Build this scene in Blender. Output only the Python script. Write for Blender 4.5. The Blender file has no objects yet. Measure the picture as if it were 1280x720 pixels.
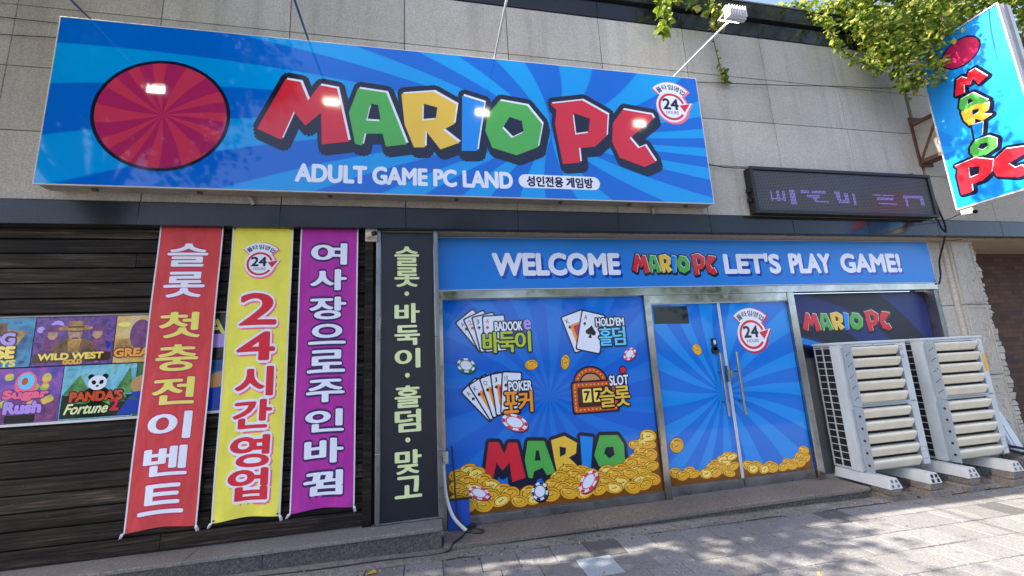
import bpy, math, random
from mathutils import Vector, Matrix
from mathutils.geometry import tessellate_polygon

# ------------------------------------------------------------------ camera, sky, sun, exposure
S = bpy.context.scene
COL = S.collection
E = 1.535                                   # eye height above the pavement; all z below are measured from eye level
R = math.radians
cam = bpy.data.cameras.new('camera'); cam.sensor_width = 36; cam.lens = 518.91 / 1280 * 36; cam.clip_start = .05; cam.clip_end = 500
co = bpy.data.objects.new('camera', cam); COL.objects.link(co)
yaw, pitch, roll = R(11.913), R(10.344), R(-3.063)
fw = Vector((math.sin(yaw) * math.cos(pitch), math.cos(yaw) * math.cos(pitch), math.sin(pitch)))
rt = Vector((math.cos(yaw), -math.sin(yaw), 0)); up = rt.cross(fw)
r2 = rt * math.cos(roll) + up * math.sin(roll); u2 = up * math.cos(roll) - rt * math.sin(roll)
co.matrix_world = Matrix(((r2.x, u2.x, -fw.x, 0), (r2.y, u2.y, -fw.y, -4.1), (r2.z, u2.z, -fw.z, E), (0, 0, 0, 1)))
S.camera = co
SUN_EL, SUN_AZ = R(50), R(5.0)
W = bpy.data.worlds.new('World'); S.world = W; W.use_nodes = True
nt = W.node_tree; bg = nt.nodes['Background']
sky = nt.nodes.new('ShaderNodeTexSky'); sky.sky_type = 'NISHITA'; sky.sun_disc = False
sky.sun_elevation = SUN_EL; sky.sun_rotation = R(-90) + SUN_AZ
sky.air_density = .7; sky.dust_density = 3.5; sky.ozone_density = .4
nt.links.new(sky.outputs[0], bg.inputs[0]); bg.inputs[1].default_value = .15
sl = bpy.data.lights.new('sun', 'SUN'); sl.energy = 4.3; sl.angle = R(.55); sl.color = (1, .90, .75)
so = bpy.data.objects.new('sun', sl); COL.objects.link(so)
sd = Vector((math.cos(SUN_EL) * math.cos(SUN_AZ), -math.cos(SUN_EL) * math.sin(SUN_AZ), -math.sin(SUN_EL)))
so.rotation_euler = sd.to_track_quat('-Z', 'Y').to_euler(); so.location = (-6, 1, 12)
S.view_settings.view_transform = 'Standard'; S.view_settings.look = 'None'
S.view_settings.exposure = 1.9; S.view_settings.gamma = 1; S.view_settings.use_curve_mapping = False

rng = random.Random(7)
# ------------------------------------------------------------------ materials
def lin(c):
    return tuple((x / 12.92 if x <= .04045 else ((x + .055) / 1.055) ** 2.4) for x in (v / 255 for v in c)) + (1,)
def base_mat(name):
    m = bpy.data.materials.new(name); m.use_nodes = True
    return m, m.node_tree, m.node_tree.nodes['Principled BSDF']
def N(t, kind, **kw):
    n = t.nodes.new(kind)
    for k, v in kw.items(): setattr(n, k, v)
    return n
def ramp(t, fac, stops, interp='LINEAR'):
    r = N(t, 'ShaderNodeValToRGB'); r.color_ramp.interpolation = interp
    el = r.color_ramp.elements
    while len(el) < len(stops): el.new(.5)
    for e, (p, c) in zip(el, stops): e.position = p; e.color = c
    t.links.new(fac, r.inputs[0]); return r.outputs[0]
def mixc(t, fac, a, b, mode='MIX'):
    n = N(t, 'ShaderNodeMix', data_type='RGBA', blend_type=mode)
    for sock, v in ((n.inputs[0], fac), (n.inputs[6], a), (n.inputs[7], b)):
        if hasattr(v, 'links'): t.links.new(v, sock)
        else: sock.default_value = v
    return n.outputs[2]
def math_(t, op, a, b=None):
    n = N(t, 'ShaderNodeMath', operation=op)
    for sock, v in zip(n.inputs, (a, b)):
        if v is None: continue
        if hasattr(v, 'links'): t.links.new(v, sock)
        else: sock.default_value = v
    return n.outputs[0]
def noise(t, scale, detail=3, rough=.6, vec=None):
    n = N(t, 'ShaderNodeTexNoise'); n.inputs['Scale'].default_value = scale; n.inputs['Detail'].default_value = detail
    n.inputs['Roughness'].default_value = rough
    t.links.new(vec if vec else N(t, 'ShaderNodeTexCoord').outputs['Object'], n.inputs['Vector']); return n.outputs['Fac']
def stretched(t, sx, sy, sz):
    mp = N(t, 'ShaderNodeMapping'); mp.inputs['Scale'].default_value = (sx, sy, sz)
    t.links.new(N(t, 'ShaderNodeTexCoord').outputs['Object'], mp.inputs['Vector']); return mp.outputs[0]
def bump(t, p, h, strength=.3, dist=.01):
    b = N(t, 'ShaderNodeBump'); b.inputs['Strength'].default_value = strength; b.inputs['Distance'].default_value = dist
    t.links.new(h, b.inputs['Height']); t.links.new(b.outputs[0], p.inputs['Normal'])
def paint(name, rgb, rough=.45, metal=0., wear=.08, wscale=6, spec=.5):
    m, t, p = base_mat(name); c = lin(rgb)
    f = noise(t, wscale, 4)
    lo = tuple(x * (1 - wear) for x in c[:3]) + (1,); hi = tuple(min(1, x * (1 + wear)) for x in c[:3]) + (1,)
    t.links.new(ramp(t, f, [(.3, lo), (.7, hi)]), p.inputs['Base Color'])
    p.inputs['Roughness'].default_value = rough; p.inputs['Metallic'].default_value = metal
    p.inputs['Specular IOR Level'].default_value = spec
    return m
def granite(name, dark, light, rough=.6, scale=230, var=.1, stain=.15, bumpy=.15, stain_rgb=(120, 110, 95), streak=0, spots=0):
    m, t, p = base_mat(name)
    f = noise(t, scale, 2, .7); f2 = noise(t, scale * .35, 2, .6)
    mx = math_(t, 'ADD', math_(t, 'MULTIPLY', f, .65), math_(t, 'MULTIPLY', f2, .35))
    c = ramp(t, mx, [(.36, lin(dark)), (.5, lin(tuple((a + b) / 2 for a, b in zip(dark, light)))), (.64, lin(light))])
    g = N(t, 'ShaderNodeNewGeometry').outputs['Random Per Island']
    v = math_(t, 'ADD', math_(t, 'MULTIPLY', g, var), 1 - var / 2)
    cc = N(t, 'ShaderNodeCombineColor'); [t.links.new(v, cc.inputs[i]) for i in range(3)]
    c = mixc(t, 1., c, cc.outputs[0], 'MULTIPLY')
    s = ramp(t, noise(t, 1.1, 6, .65), [(.45, (0, 0, 0, 1)), (.8, (1, 1, 1, 1))])
    c = mixc(t, math_(t, 'MULTIPLY', s, stain), c, lin(stain_rgb))
    if streak:
        k = ramp(t, noise(t, 1.0, 5, .65, stretched(t, 5.5, 5.5, .35)), [(.5, (0, 0, 0, 1)), (.72, (1, 1, 1, 1))])
        c = mixc(t, math_(t, 'MULTIPLY', k, streak), c, lin((84, 78, 68)))
    if spots:
        vo = N(t, 'ShaderNodeTexVoronoi'); vo.inputs['Scale'].default_value = 5.5; vo.inputs['Randomness'].default_value = 1
        t.links.new(N(t, 'ShaderNodeTexCoord').outputs['Object'], vo.inputs['Vector'])
        k = ramp(t, vo.outputs['Distance'], [(.09, (1, 1, 1, 1)), (.13, (0, 0, 0, 1))])
        c = mixc(t, math_(t, 'MULTIPLY', k, spots), c, lin((60, 58, 57)))
        k = ramp(t, noise(t, 4, 6, .7), [(.52, (0, 0, 0, 1)), (.7, (1, 1, 1, 1))]); c = mixc(t, math_(t, 'MULTIPLY', k, .35), c, lin((92, 86, 80)))
    t.links.new(c, p.inputs['Base Color']); p.inputs['Roughness'].default_value = rough
    if bumpy: bump(t, p, f, bumpy, .003)
    return m
def swirl(name, c0, c1, n, k, u0, v0, axis='XZ', rough=.25, c2=None, su=1.):
    """printed curved sunburst around the point (u0, v0) of a sheet"""
    m, t, p = base_mat(name)
    sp = N(t, 'ShaderNodeSeparateXYZ'); t.links.new(N(t, 'ShaderNodeNewGeometry').outputs['Position'], sp.inputs[0])
    a = sp.outputs[0 if axis == 'XZ' else 1]
    u = math_(t, 'MULTIPLY', math_(t, 'SUBTRACT', a, u0), su); v = math_(t, 'SUBTRACT', sp.outputs[2], v0)
    ang = math_(t, 'ARCTAN2', v, u)
    r = math_(t, 'SQRT', math_(t, 'ADD', math_(t, 'MULTIPLY', u, u), math_(t, 'MULTIPLY', v, v)))
    ph = math_(t, 'ADD', math_(t, 'MULTIPLY', ang, n / (2 * math.pi)), math_(t, 'MULTIPLY', r, k))
    ph = math_(t, 'ADD', ph, math_(t, 'MULTIPLY', math_(t, 'SINE', math_(t, 'MULTIPLY', ang, 3)), .22))
    fr = math_(t, 'FRACT', ph)
    stops = [(0, lin(c0)), (.03, lin(c1)), (.47, lin(c1)), (.5, lin(c0))] if c2 is None else [(0, lin(c0)), (.03, lin(c1)), (.42, lin(c2)), (.5, lin(c0))]
    c = ramp(t, fr, stops)
    t.links.new(c, p.inputs['Base Color']); p.inputs['Roughness'].default_value = rough
    p.inputs['Specular IOR Level'].default_value = .5
    bump(t, p, noise(t, 2.2, 2), .06, .02)
    return m
def wood(name):
    m, t, p = base_mat(name)
    g = N(t, 'ShaderNodeNewGeometry').outputs['Random Per Island']
    vec = N(t, 'ShaderNodeVectorMath', operation='ADD')
    t.links.new(stretched(t, 1.1, 10, 30), vec.inputs[0])
    cb = N(t, 'ShaderNodeCombineXYZ'); t.links.new(math_(t, 'MULTIPLY', g, 60), cb.inputs[0]); t.links.new(cb.outputs[0], vec.inputs[1])
    f = noise(t, 1.5, 8, .7, vec.outputs[0])
    c = ramp(t, f, [(.30, lin((14, 11, 9))), (.46, lin((36, 30, 25))), (.57, lin((66, 57, 48))), (.69, lin((108, 95, 79))), (.82, lin((150, 137, 118)))])
    patch = ramp(t, noise(t, 1.4, 4, .6, stretched(t, 1, 1, 2.2)), [(.4, (.5, .5, .5, 1)), (.62, (1, 1, 1, 1))])
    c = mixc(t, 1., c, patch, 'MULTIPLY')
    v = math_(t, 'ADD', math_(t, 'MULTIPLY', g, .9), .5)
    cc = N(t, 'ShaderNodeCombineColor'); [t.links.new(v, cc.inputs[i]) for i in range(3)]
    c = mixc(t, 1., c, cc.outputs[0], 'MULTIPLY')
    sc_ = ramp(t, noise(t, 26, 3, .75, stretched(t, .5, 1, 2)), [(.7, (0, 0, 0, 1)), (.76, (1, 1, 1, 1))])
    c = mixc(t, math_(t, 'MULTIPLY', sc_, .35), c, lin((150, 142, 130)))
    t.links.new(c, p.inputs['Base Color']); p.inputs['Roughness'].default_value = .7; p.inputs['Specular IOR Level'].default_value = .22
    bump(t, p, f, .5, .008); return m
def steel(name, rgb=(190, 188, 182), rough=.16):
    m, t, p = base_mat(name); p.inputs['Metallic'].default_value = 1
    f = noise(t, 3, 4)
    t.links.new(ramp(t, f, [(.3, lin(tuple(x * .82 for x in rgb))), (.7, lin(rgb))]), p.inputs['Base Color'])
    t.links.new(ramp(t, noise(t, 9, 5), [(.3, (rough * .6,) * 3 + (1,)), (.75, (rough * 1.7,) * 3 + (1,))]), p.inputs['Roughness'])
    bump(t, p, noise(t, 1.7, 2), .12, .02); return m
def emit(name, rgb, strength):
    m, t, p = base_mat(name); p.inputs['Emission Color'].default_value = lin(rgb); p.inputs['Emission Strength'].default_value = strength
    p.inputs['Base Color'].default_value = lin(rgb); return m
def leafmat(name, stops, trans=.45):
    m, t, p = base_mat(name)
    g = N(t, 'ShaderNodeNewGeometry').outputs['Random Per Island']
    c = ramp(t, g, stops)
    t.links.new(c, p.inputs['Base Color']); p.inputs['Roughness'].default_value = .55
    tr = N(t, 'ShaderNodeBsdfTranslucent'); t.links.new(c, tr.inputs[0])
    mx = N(t, 'ShaderNodeMixShader'); mx.inputs[0].default_value = trans
    t.links.new(p.outputs[0], mx.inputs[1]); t.links.new(tr.outputs[0], mx.inputs[2])
    t.links.new(mx.outputs[0], t.nodes['Material Output'].inputs[0]); return m

M = {}
M['stone'] = granite('pale granite', (144, 140, 133), (212, 206, 194), .7, 190, .22, .3, .2, streak=.3)
M['stone_r'] = granite('warm granite', (132, 124, 112), (194, 184, 168), .7, 190, .08, .2, .2)
M['joint'] = paint('dark joint', (70, 66, 60), .9)
M['band'] = granite('polished black granite', (26, 28, 31), (46, 49, 53), .14, 260, .12, .12, 0, (90, 92, 95))
M['band'].node_tree.nodes['Principled BSDF'].inputs['Specular IOR Level'].default_value = .28
M['soffit'] = granite('tan stone soffit', (130, 116, 98), (178, 162, 140), .75, 120, .08)
M['plinth'] = granite('speckled granite plinth', (34, 33, 35), (120, 115, 115), .6, 120, .1, .2)
M['ledge'] = granite('granite ledge', (84, 82, 82), (150, 146, 142), .65, 150, .1, .4, .2, (60, 57, 54), spots=.3)
M['step'] = granite('granite step', (74, 68, 64), (150, 138, 128), .6, 150, .1, .5, .2, (60, 56, 52), spots=.4)
M['wood'] = wood('dark stained planks')
M['steel'] = steel('polished steel'); M['steel_dull'] = steel('brushed steel', (150, 150, 150), .35)
M['galv'] = paint('galvanised sheet', (150, 146, 138), .5, .3, .2, 5)
M['alu'] = paint('white aluminium', (205, 205, 205), .4, 0, .06)
M['black'] = paint('black plastic', (22, 22, 24), .45)
M['cable'] = paint('black cable', (16, 16, 17), .5)
M['rust'] = paint('rusty bracket', (86, 62, 52), .8, 0, .4, 14)
M['ac'] = paint('off white painted metal', (190, 198, 202), .4, 0, .12, 2.5)
M['ac_slat'] = paint('cream plastic louvre', (208, 203, 188), .45, 0, .07, 5)
M['ac_bracket'] = paint('grey galvanised guide', (160, 170, 178), .45, .2, .1, 6)
M['dark'] = paint('dark recess', (16, 17, 19), .7)
M['rail'] = paint('white plastic rail', (184, 188, 188), .5, 0, .06, 8)
M['concrete'] = granite('rough concrete', (92, 90, 86), (140, 136, 130), .9, 60, .2, .5, .6, (62, 58, 54))
M['paver'] = granite('granite pavers', (84, 84, 86), (144, 143, 143), .8, 170, .3, .4, .3, (84, 80, 78), spots=.55)
M['paver_dark'] = granite('dark granite paver', (52, 52, 54), (98, 98, 100), .8, 170, .1, .1, .3)
M['paver_light'] = granite('light granite paver', (118, 128, 136), (164, 173, 180), .8, 170, .1, .1, .3)
M['sand'] = granite('jointing sand', (70, 67, 63), (112, 106, 98), .95, 120, 0, .2)
M['asphalt'] = granite('asphalt', (44, 44, 46), (76, 76, 78), .9, 90, 0, .1)
M['leaf'] = leafmat('sunlit vine leaves', [(0, lin((62, 90, 26))), (.35, lin((104, 132, 38))), (.75, lin((158, 172, 58))), (1, lin((204, 198, 104)))], .42)
M['leaf_tree'] = leafmat('tree leaves', [(0, lin((44, 74, 24))), (.5, lin((78, 112, 38))), (1, lin((124, 150, 58)))], .35)
M['bark'] = granite('bark', (62, 52, 42), (110, 96, 80), .95, 30, 0, .3, .6)
M['stem'] = paint('vine stem', (82, 70, 48), .8)
# prints
def P(name, rgb, rough=.1): M[name] = paint(name, rgb, rough, 0, .03, 2)
P('p_white', (232, 236, 248)); P('p_navy', (22, 26, 50)); P('p_black', (20, 20, 26)); P('p_red', (216, 40, 56)); P('p_green', (82, 176, 78))
P('p_yellow', (240, 196, 64)); P('p_blue', (18, 140, 232)); P('p_cream', (226, 236, 176)); P('p_gold', (236, 176, 42)); P('p_gold_lt', (252, 222, 110))
P('p_brown', (122, 74, 18)); P('p_lime', (186, 206, 40)); P('p_orange', (246, 156, 46)); P('p_sky', (98, 204, 250)); P('p_lilac', (180, 150, 232))
P('p_pink', (240, 110, 140)); P('p_shadow', (14, 62, 170)); P('p_dkgreen', (44, 108, 60)); P('p_paleyellow', (236, 226, 110))
P('p_crimson', (190, 40, 92)); P('p_purple', (96, 50, 140)); P('p_tan', (196, 150, 96)); P('p_skyblue', (96, 176, 220)); P('p_dkbrown', (70, 44, 30)); P('p_orange_red', (206, 84, 48))
M['sign_face'] = swirl('main sign print', (0, 104, 206), (0, 154, 230), 17, -.42, 1.35, 2.40 + E, 'XZ', .05, su=.42)
M['glass_face'] = swirl('window print', (10, 100, 204), (18, 116, 214), 16, -.25, 1.25, -.35 + E, 'XZ', .06)
M['door_face'] = swirl('door print', (12, 112, 212), (24, 140, 228), 16, .3, 3.3, -.45 + E, 'XZ', .06)
M['blade_face'] = swirl('blade print', (16, 132, 228), (22, 152, 238), 9, -.5, -.72, 2.35 + E, 'YZ', .3)
M['roundel_face'] = swirl('roundel print', (176, 40, 96), (204, 58, 88), 12, .4, -2.29, 2.36 + E, 'XZ', .05)
M['welcome_face'] = paint('welcome print', (8, 122, 214), .3, 0, .05, 1.2)
M['star_face'] = swirl('night poster print', (16, 18, 40), (30, 44, 110), 5, .9, 4.3, .1 + E, 'XZ', .35)
M['cloth_red'] = paint('red banner cloth', (206, 58, 62), .7, 0, .08, 5); M['cloth_yellow'] = paint('yellow banner cloth', (238, 228, 84), .7, 0, .06, 5)
M['cloth_magenta'] = paint('magenta banner cloth', (176, 36, 156), .7, 0, .08, 5); M['hem'] = paint('white hem', (222, 216, 224), .7)
for k_ in ('cloth_red', 'cloth_yellow', 'cloth_magenta'):
    t_ = M[k_].node_tree; p_ = t_.nodes['Principled BSDF']; p_.inputs['Sheen Weight'].default_value = .15
    bump(t_, p_, math_(t_, 'ADD', noise(t_, 1.6, 3, .5, stretched(t_, 2.2, 1, 1.3)), math_(t_, 'MULTIPLY', noise(t_, 60, 1), .01)), .6, .07)
M['film'] = paint('black sign film', (28, 31, 40), .35, 0, .15, 2.5)
M['led_face'] = paint('led screen', (26, 25, 28), .45, 0, .1, 30); M['led_off'] = paint('unlit led', (104, 98, 98), .4); M['led_on'] = emit('lit led', (150, 136, 215), .16)
M['lamp'] = emit('floodlight lens', (255, 244, 222), 16)
def brick_mat():
    m, t, p = base_mat('dark brown brick')
    mp = N(t, 'ShaderNodeMapping'); mp.inputs['Rotation'].default_value = (R(90), 0, 0)
    t.links.new(N(t, 'ShaderNodeTexCoord').outputs['Object'], mp.inputs[0])
    b = N(t, 'ShaderNodeTexBrick'); b.inputs['Scale'].default_value = 1; b.inputs['Brick Width'].default_value = .21; b.inputs['Row Height'].default_value = .068
    b.inputs['Mortar Size'].default_value = .006; b.inputs['Color1'].default_value = lin((112, 78, 58)); b.inputs['Color2'].default_value = lin((62, 42, 34)); b.inputs['Mortar'].default_value = lin((54, 46, 40))
    t.links.new(mp.outputs[0], b.inputs['Vector'])
    t.links.new(mixc(t, noise(t, 8, 4), b.outputs['Color'], lin((70, 52, 42))), p.inputs['Base Color'])
    p.inputs['Roughness'].default_value = .85; bump(t, p, b.outputs['Fac'], -.5, .008); return m
M['brick'] = brick_mat()
P('p_purple_dk', (62, 24, 92)); M['glass_dark'] = paint('dark glass', (10, 13, 14), .05, 0, .05); M['ac_grey'] = paint('grey panel', (92, 94, 94), .6, 0, .12, 4)
M['up_glass'] = steel('reflective window glass', (150, 176, 196), .08); M['led_lens'] = paint('camera lens', (8, 8, 10), .08)
M['box_cream'] = paint('yellowed white plastic', (196, 190, 172), .5, 0, .08, 20); M['tape'] = paint('dark tape', (24, 26, 34), .5); M['blue_board'] = paint('blue board', (16, 74, 176), .45, 0, .08, 8)
M['conduit'] = paint('white conduit', (214, 212, 206), .5); M['sticker'] = paint('yellow warning sticker', (226, 172, 50), .5)
M['pale_plastic'] = paint('pale blue plastic sheet', (196, 212, 226), .4, 0, .05, 5); M['litter'] = leafmat('fallen leaf', [(0, lin((190, 150, 50))), (1, lin((214, 180, 70)))], .2)
# ------------------------------------------------------------------ mesh helpers
def thing(name, label, cat, loc, group=None, kind=None):
    o = bpy.data.objects.new(name, None); COL.objects.link(o); o.location = (loc[0], loc[1], loc[2] + E)
    o.empty_display_size = .1
    o['label'] = label; o['category'] = cat
    if group: o['group'] = group
    if kind: o['kind'] = kind
    return o
class MB:
    """collects geometry (z measured from eye level) and links it as ONE mesh object"""
    def __init__(s): s.v = []; s.f = []; s.m = []; s.mats = []
    def mi(s, m):
        if m not in s.mats: s.mats.append(m)
        return s.mats.index(m)
    def add(s, vs, fs, m):
        o = len(s.v); s.v += [tuple(p) for p in vs]; k = s.mi(m)
        for f in fs: s.f.append(tuple(i + o for i in f)); s.m.append(k)
    def box(s, x0, x1, y0, y1, z0, z1, m):
        s.add([(x, y, z) for z in (z0, z1) for y in (y0, y1) for x in (x0, x1)],
              [(0, 2, 3, 1), (4, 5, 7, 6), (0, 1, 5, 4), (2, 6, 7, 3), (0, 4, 6, 2), (1, 3, 7, 5)], m); return s
    def hexa(s, p, m):      # eight points: bottom 4 (ccw), top 4
        s.add(p, [(3, 2, 1, 0), (4, 5, 6, 7), (0, 1, 5, 4), (1, 2, 6, 5), (2, 3, 7, 6), (3, 0, 4, 7)], m); return s
    def quad(s, a, b, c, d, m): s.add([a, b, c, d], [(0, 1, 2, 3)], m); return s
    def panel(s, x0, x1, y, z0, z1, m): return s.quad((x0, y, z0), (x1, y, z0), (x1, y, z1), (x0, y, z1), m)   # faces -y
    def tube(s, pts, r, m, n=8, cap=True):
        pts = [Vector(p) for p in pts]; rings = []; L = len(pts)
        rs = r if isinstance(r, (list, tuple)) else [r] * L
        for i, p in enumerate(pts):
            d = (pts[min(i + 1, L - 1)] - pts[max(i - 1, 0)]).normalized()
            a = d.cross(Vector((0, 0, 1)) if abs(d.z) < .9 else Vector((1, 0, 0))).normalized(); b = d.cross(a)
            rings.append([p + (a * math.cos(2 * math.pi * k / n) + b * math.sin(2 * math.pi * k / n)) * rs[i] for k in range(n)])
        vs = [q for rg in rings for q in rg]; fs = []
        for i in range(L - 1):
            for k in range(n):
                fs.append((i * n + k, i * n + (k + 1) % n, (i + 1) * n + (k + 1) % n, (i + 1) * n + k))
        if cap: fs += [tuple(range(n)), tuple(range((L - 1) * n, L * n))]
        s.add(vs, fs, m); return s
    def build(s, name, parent=None, bevel=0, smooth=False, base=None):
        b = parent_base(parent) if parent else Vector(base or (0, 0, 0)) + Vector((0, 0, E if base else 0))
        me = bpy.data.meshes.new(name)
        me.from_pydata([(x - b.x, y - b.y, z + E - b.z) for x, y, z in s.v], [], s.f)
        for m in s.mats: me.materials.append(M[m])
        me.polygons.foreach_set('material_index', s.m)
        if smooth: me.polygons.foreach_set('use_smooth', [True] * len(me.polygons))
        me.update()
        o = bpy.data.objects.new(name, me); COL.objects.link(o)
        if parent: o.parent = parent
        else: o.location = b
        if bevel:
            bv = o.modifiers.new('bevel', 'BEVEL'); bv.width = bevel; bv.segments = 2; bv.limit_method = 'ANGLE'; bv.angle_limit = R(40)
        return o
def parent_base(p):
    b = Vector(p.location)
    while p.parent: p = p.parent; b += Vector(p.location)
    return b
def tag(o, label, cat, group=None, kind=None):
    o['label'] = label; o['category'] = cat
    if group: o['group'] = group
    if kind: o['kind'] = kind
    return o
def struct(name, mb, **kw):
    o = mb.build(name, **kw); o['kind'] = 'structure'; return o

# ------------------------------------------------------------------ flat printing (vinyl, ink) on real sheets
GL = {}
def glyphs(s, off=0):
    k = (s, off)
    if k not in GL:
        cu = bpy.data.curves.new('tmp', 'FONT'); cu.body = s; cu.size = 1; cu.offset = off; cu.resolution_u = 4
        o = bpy.data.objects.new('tmp', cu); COL.objects.link(o)
        me = bpy.data.meshes.new_from_object(o.evaluated_get(bpy.context.evaluated_depsgraph_get()))
        vs = [(v.co.x, v.co.y) for v in me.vertices]; fs = [tuple(p.vertices) for p in me.polygons]
        bpy.data.objects.remove(o); bpy.data.curves.remove(cu); bpy.data.meshes.remove(me)
        x0 = min(v[0] for v in vs); x1 = max(v[0] for v in vs); y0 = min(v[1] for v in vs); y1 = max(v[1] for v in vs)
        GL[k] = ([((x - x0) / (x1 - x0), (y - y0) / (y1 - y0)) for x, y in vs], fs, (x1 - x0) / (y1 - y0))
    return GL[k]
def circ(u, v, ru, rv=None, n=28, rot=0, a0=0, a1=360):
    rv = rv or ru; c, s_ = math.cos(R(rot)), math.sin(R(rot)); out = []
    full = abs(a1 - a0) >= 360
    for i in range(n if full else n + 1):
        a = R(a0 + (a1 - a0) * i / n); x, y = ru * math.cos(a), rv * math.sin(a)
        out.append((u + x * c - y * s_, v + x * s_ + y * c))
    return out
def band(u, v, r0, r1, a0, a1, n=24):
    return circ(u, v, r1, n=n, a0=a0, a1=a1) + circ(u, v, r0, n=n, a0=a0, a1=a1)[::-1]
def rrect(u, v, w, h, r, rot=0, n=4):
    pts = []
    for cx, cy, a in ((w / 2 - r, h / 2 - r, 0), (-w / 2 + r, h / 2 - r, 90), (-w / 2 + r, -h / 2 + r, 180), (w / 2 - r, -h / 2 + r, 270)):
        for i in range(n + 1):
            t_ = R(a + 90 * i / n); pts.append((cx + r * math.cos(t_), cy + r * math.sin(t_)))
    c, s_ = math.cos(R(rot)), math.sin(R(rot))
    return [(u + x * c - y * s_, v + x * s_ + y * c) for x, y in pts]
STEP = .0004
class Ink:
    """2-D shapes in metres on a sheet; f(u, v, lift) gives the point in the place"""
    def __init__(s, f, fine=0): s.f = f; s.fine = fine; s.mb = MB()
    def tri(s, vs, fs, lay, m):
        if s.fine:                                              # ink on cloth is matte
            k_ = 'matte_' + m
            if k_ not in M: M[k_] = M[m].copy(); M[k_].node_tree.nodes['Principled BSDF'].inputs['Roughness'].default_value = .75
            m = k_
                                              # short edges, so that ink follows a curved cloth
            vs = list(vs); out = []; todo = [tuple(f[:3]) for f in fs]
            while todo:
                a, b, c = todo.pop(); e = [(math.dist(vs[a], vs[b]), a, b, c), (math.dist(vs[b], vs[c]), b, c, a), (math.dist(vs[c], vs[a]), c, a, b)]
                d, p, q, r = max(e)
                if d < s.fine: out.append((a, b, c)); continue
                vs.append(((vs[p][0] + vs[q][0]) / 2, (vs[p][1] + vs[q][1]) / 2)); k = len(vs) - 1; todo += [(p, k, r), (k, q, r)]
            fs = out
        s.mb.add([s.f(u, v, lay * STEP) for u, v in vs], fs, m)
    def poly(s, loops, lay, m):
        if loops and not isinstance(loops[0][0], (tuple, list)): loops = [loops]
        loops = [l for l in loops if l]
        flat = [tuple(p) for l in loops for p in l]
        fs = tessellate_polygon([[Vector((p[0], p[1], 0)) for p in l] for l in loops])
        s.tri(flat, [tuple(f) for f in fs], lay, m)
    def spread(s, vs, fs, lay, m, r, n=12, drop=(0, 0), flat=1):
        k = 0; dz = .045 if drop == (0, 0) or not s.fine else .025
        steps = [(0, 0)] if drop == (0, 0) else [(0, 0), (drop[0] * .5, drop[1] * .5), drop]
        for dx, dy in steps:
            for i in range(n):
                a = 2 * math.pi * i / n
                s.tri([(u + dx + r * math.cos(a), v + dy + r * flat * math.sin(a)) for u, v in vs], fs, lay + k * dz, m); k += 1
    def text(s, t, u0, u1, v0, v1, lay, m, bold=0, flat=1, line=None, rot=0, off=0, shear=0, drop=(0, 0)):
        vs, fs, _ = glyphs(t, off); cu, cv = (u0 + u1) / 2, (v0 + v1) / 2; w, h = u1 - u0, v1 - v0
        c, s_ = math.cos(R(rot)), math.sin(R(rot)); out = []
        for x, y in vs:
            x, y = (x - .5) * w + (y - .5) * h * shear, (y - .5) * h
            out.append((cu + x * c - y * s_, cv + x * s_ + y * c))
        if line: s.spread(out, fs, line[2], line[0], line[1], 14, drop)
        if bold: s.spread(out, fs, lay, m, bold, 8, flat=flat)
        s.tri(out, fs, lay + .4, m)
    def build(s, name, parent): return s.mb.build(name, parent)
def on_wall(y): return lambda u, v, l: (u, y - l, v)
LOGO = {"M": [[[-1.277, 2.831], [-1.143, 2.817], [-1.069, 2.624], [-0.969, 2.798], [-0.809, 2.776], [-0.69, 2.214], [-0.933, 2.169], [-0.948, 2.502], [-1.083, 2.355], [-1.19, 2.494], [-1.288, 2.196], [-1.498, 2.295]], []], "A": [[[-0.613, 2.794], [-0.343, 2.771], [-0.146, 2.219], [-0.345, 2.181], [-0.377, 2.319], [-0.544, 2.308], [-0.569, 2.18], [-0.632, 2.194], [-0.695, 2.522]], [[-0.498, 2.617], [-0.433, 2.607], [-0.409, 2.45], [-0.532, 2.449]]], "R": [[[-0.195, 2.772], [0.127, 2.826], [0.361, 2.696], [0.325, 2.471], [0.213, 2.398], [0.375, 2.267], [0.183, 2.181], [0.035, 2.386], [0.029, 2.195], [-0.077, 2.189], [-0.166, 2.436]], [[0.015, 2.659], [0.149, 2.629], [0.132, 2.509], [0.008, 2.488]]], "I": [[[0.42, 2.807], [0.651, 2.746], [0.553, 2.186], [0.397, 2.177]], []], "O": [[[0.815, 2.78], [1.115, 2.747], [1.27, 2.539], [1.204, 2.265], [0.965, 2.16], [0.713, 2.232], [0.649, 2.42], [0.678, 2.597]], [[0.904, 2.577], [1.035, 2.539], [1.047, 2.422], [0.926, 2.356], [0.831, 2.461]]], "P": [[[1.378, 2.79], [1.754, 2.865], [2.046, 2.71], [2.005, 2.449], [1.855, 2.309], [1.667, 2.283], [1.67, 2.112], [1.469, 2.087], [1.416, 2.54], [1.444, 2.72]], [[1.629, 2.678], [1.815, 2.625], [1.783, 2.469], [1.639, 2.44]]], "C": [[[2.235, 2.789], [2.59, 2.752], [2.613, 2.704], [2.282, 2.439], [2.373, 2.321], [2.46, 2.36], [2.57, 2.165], [2.422, 2.098], [2.133, 2.195], [2.065, 2.378], [2.096, 2.608]], []]}
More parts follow.
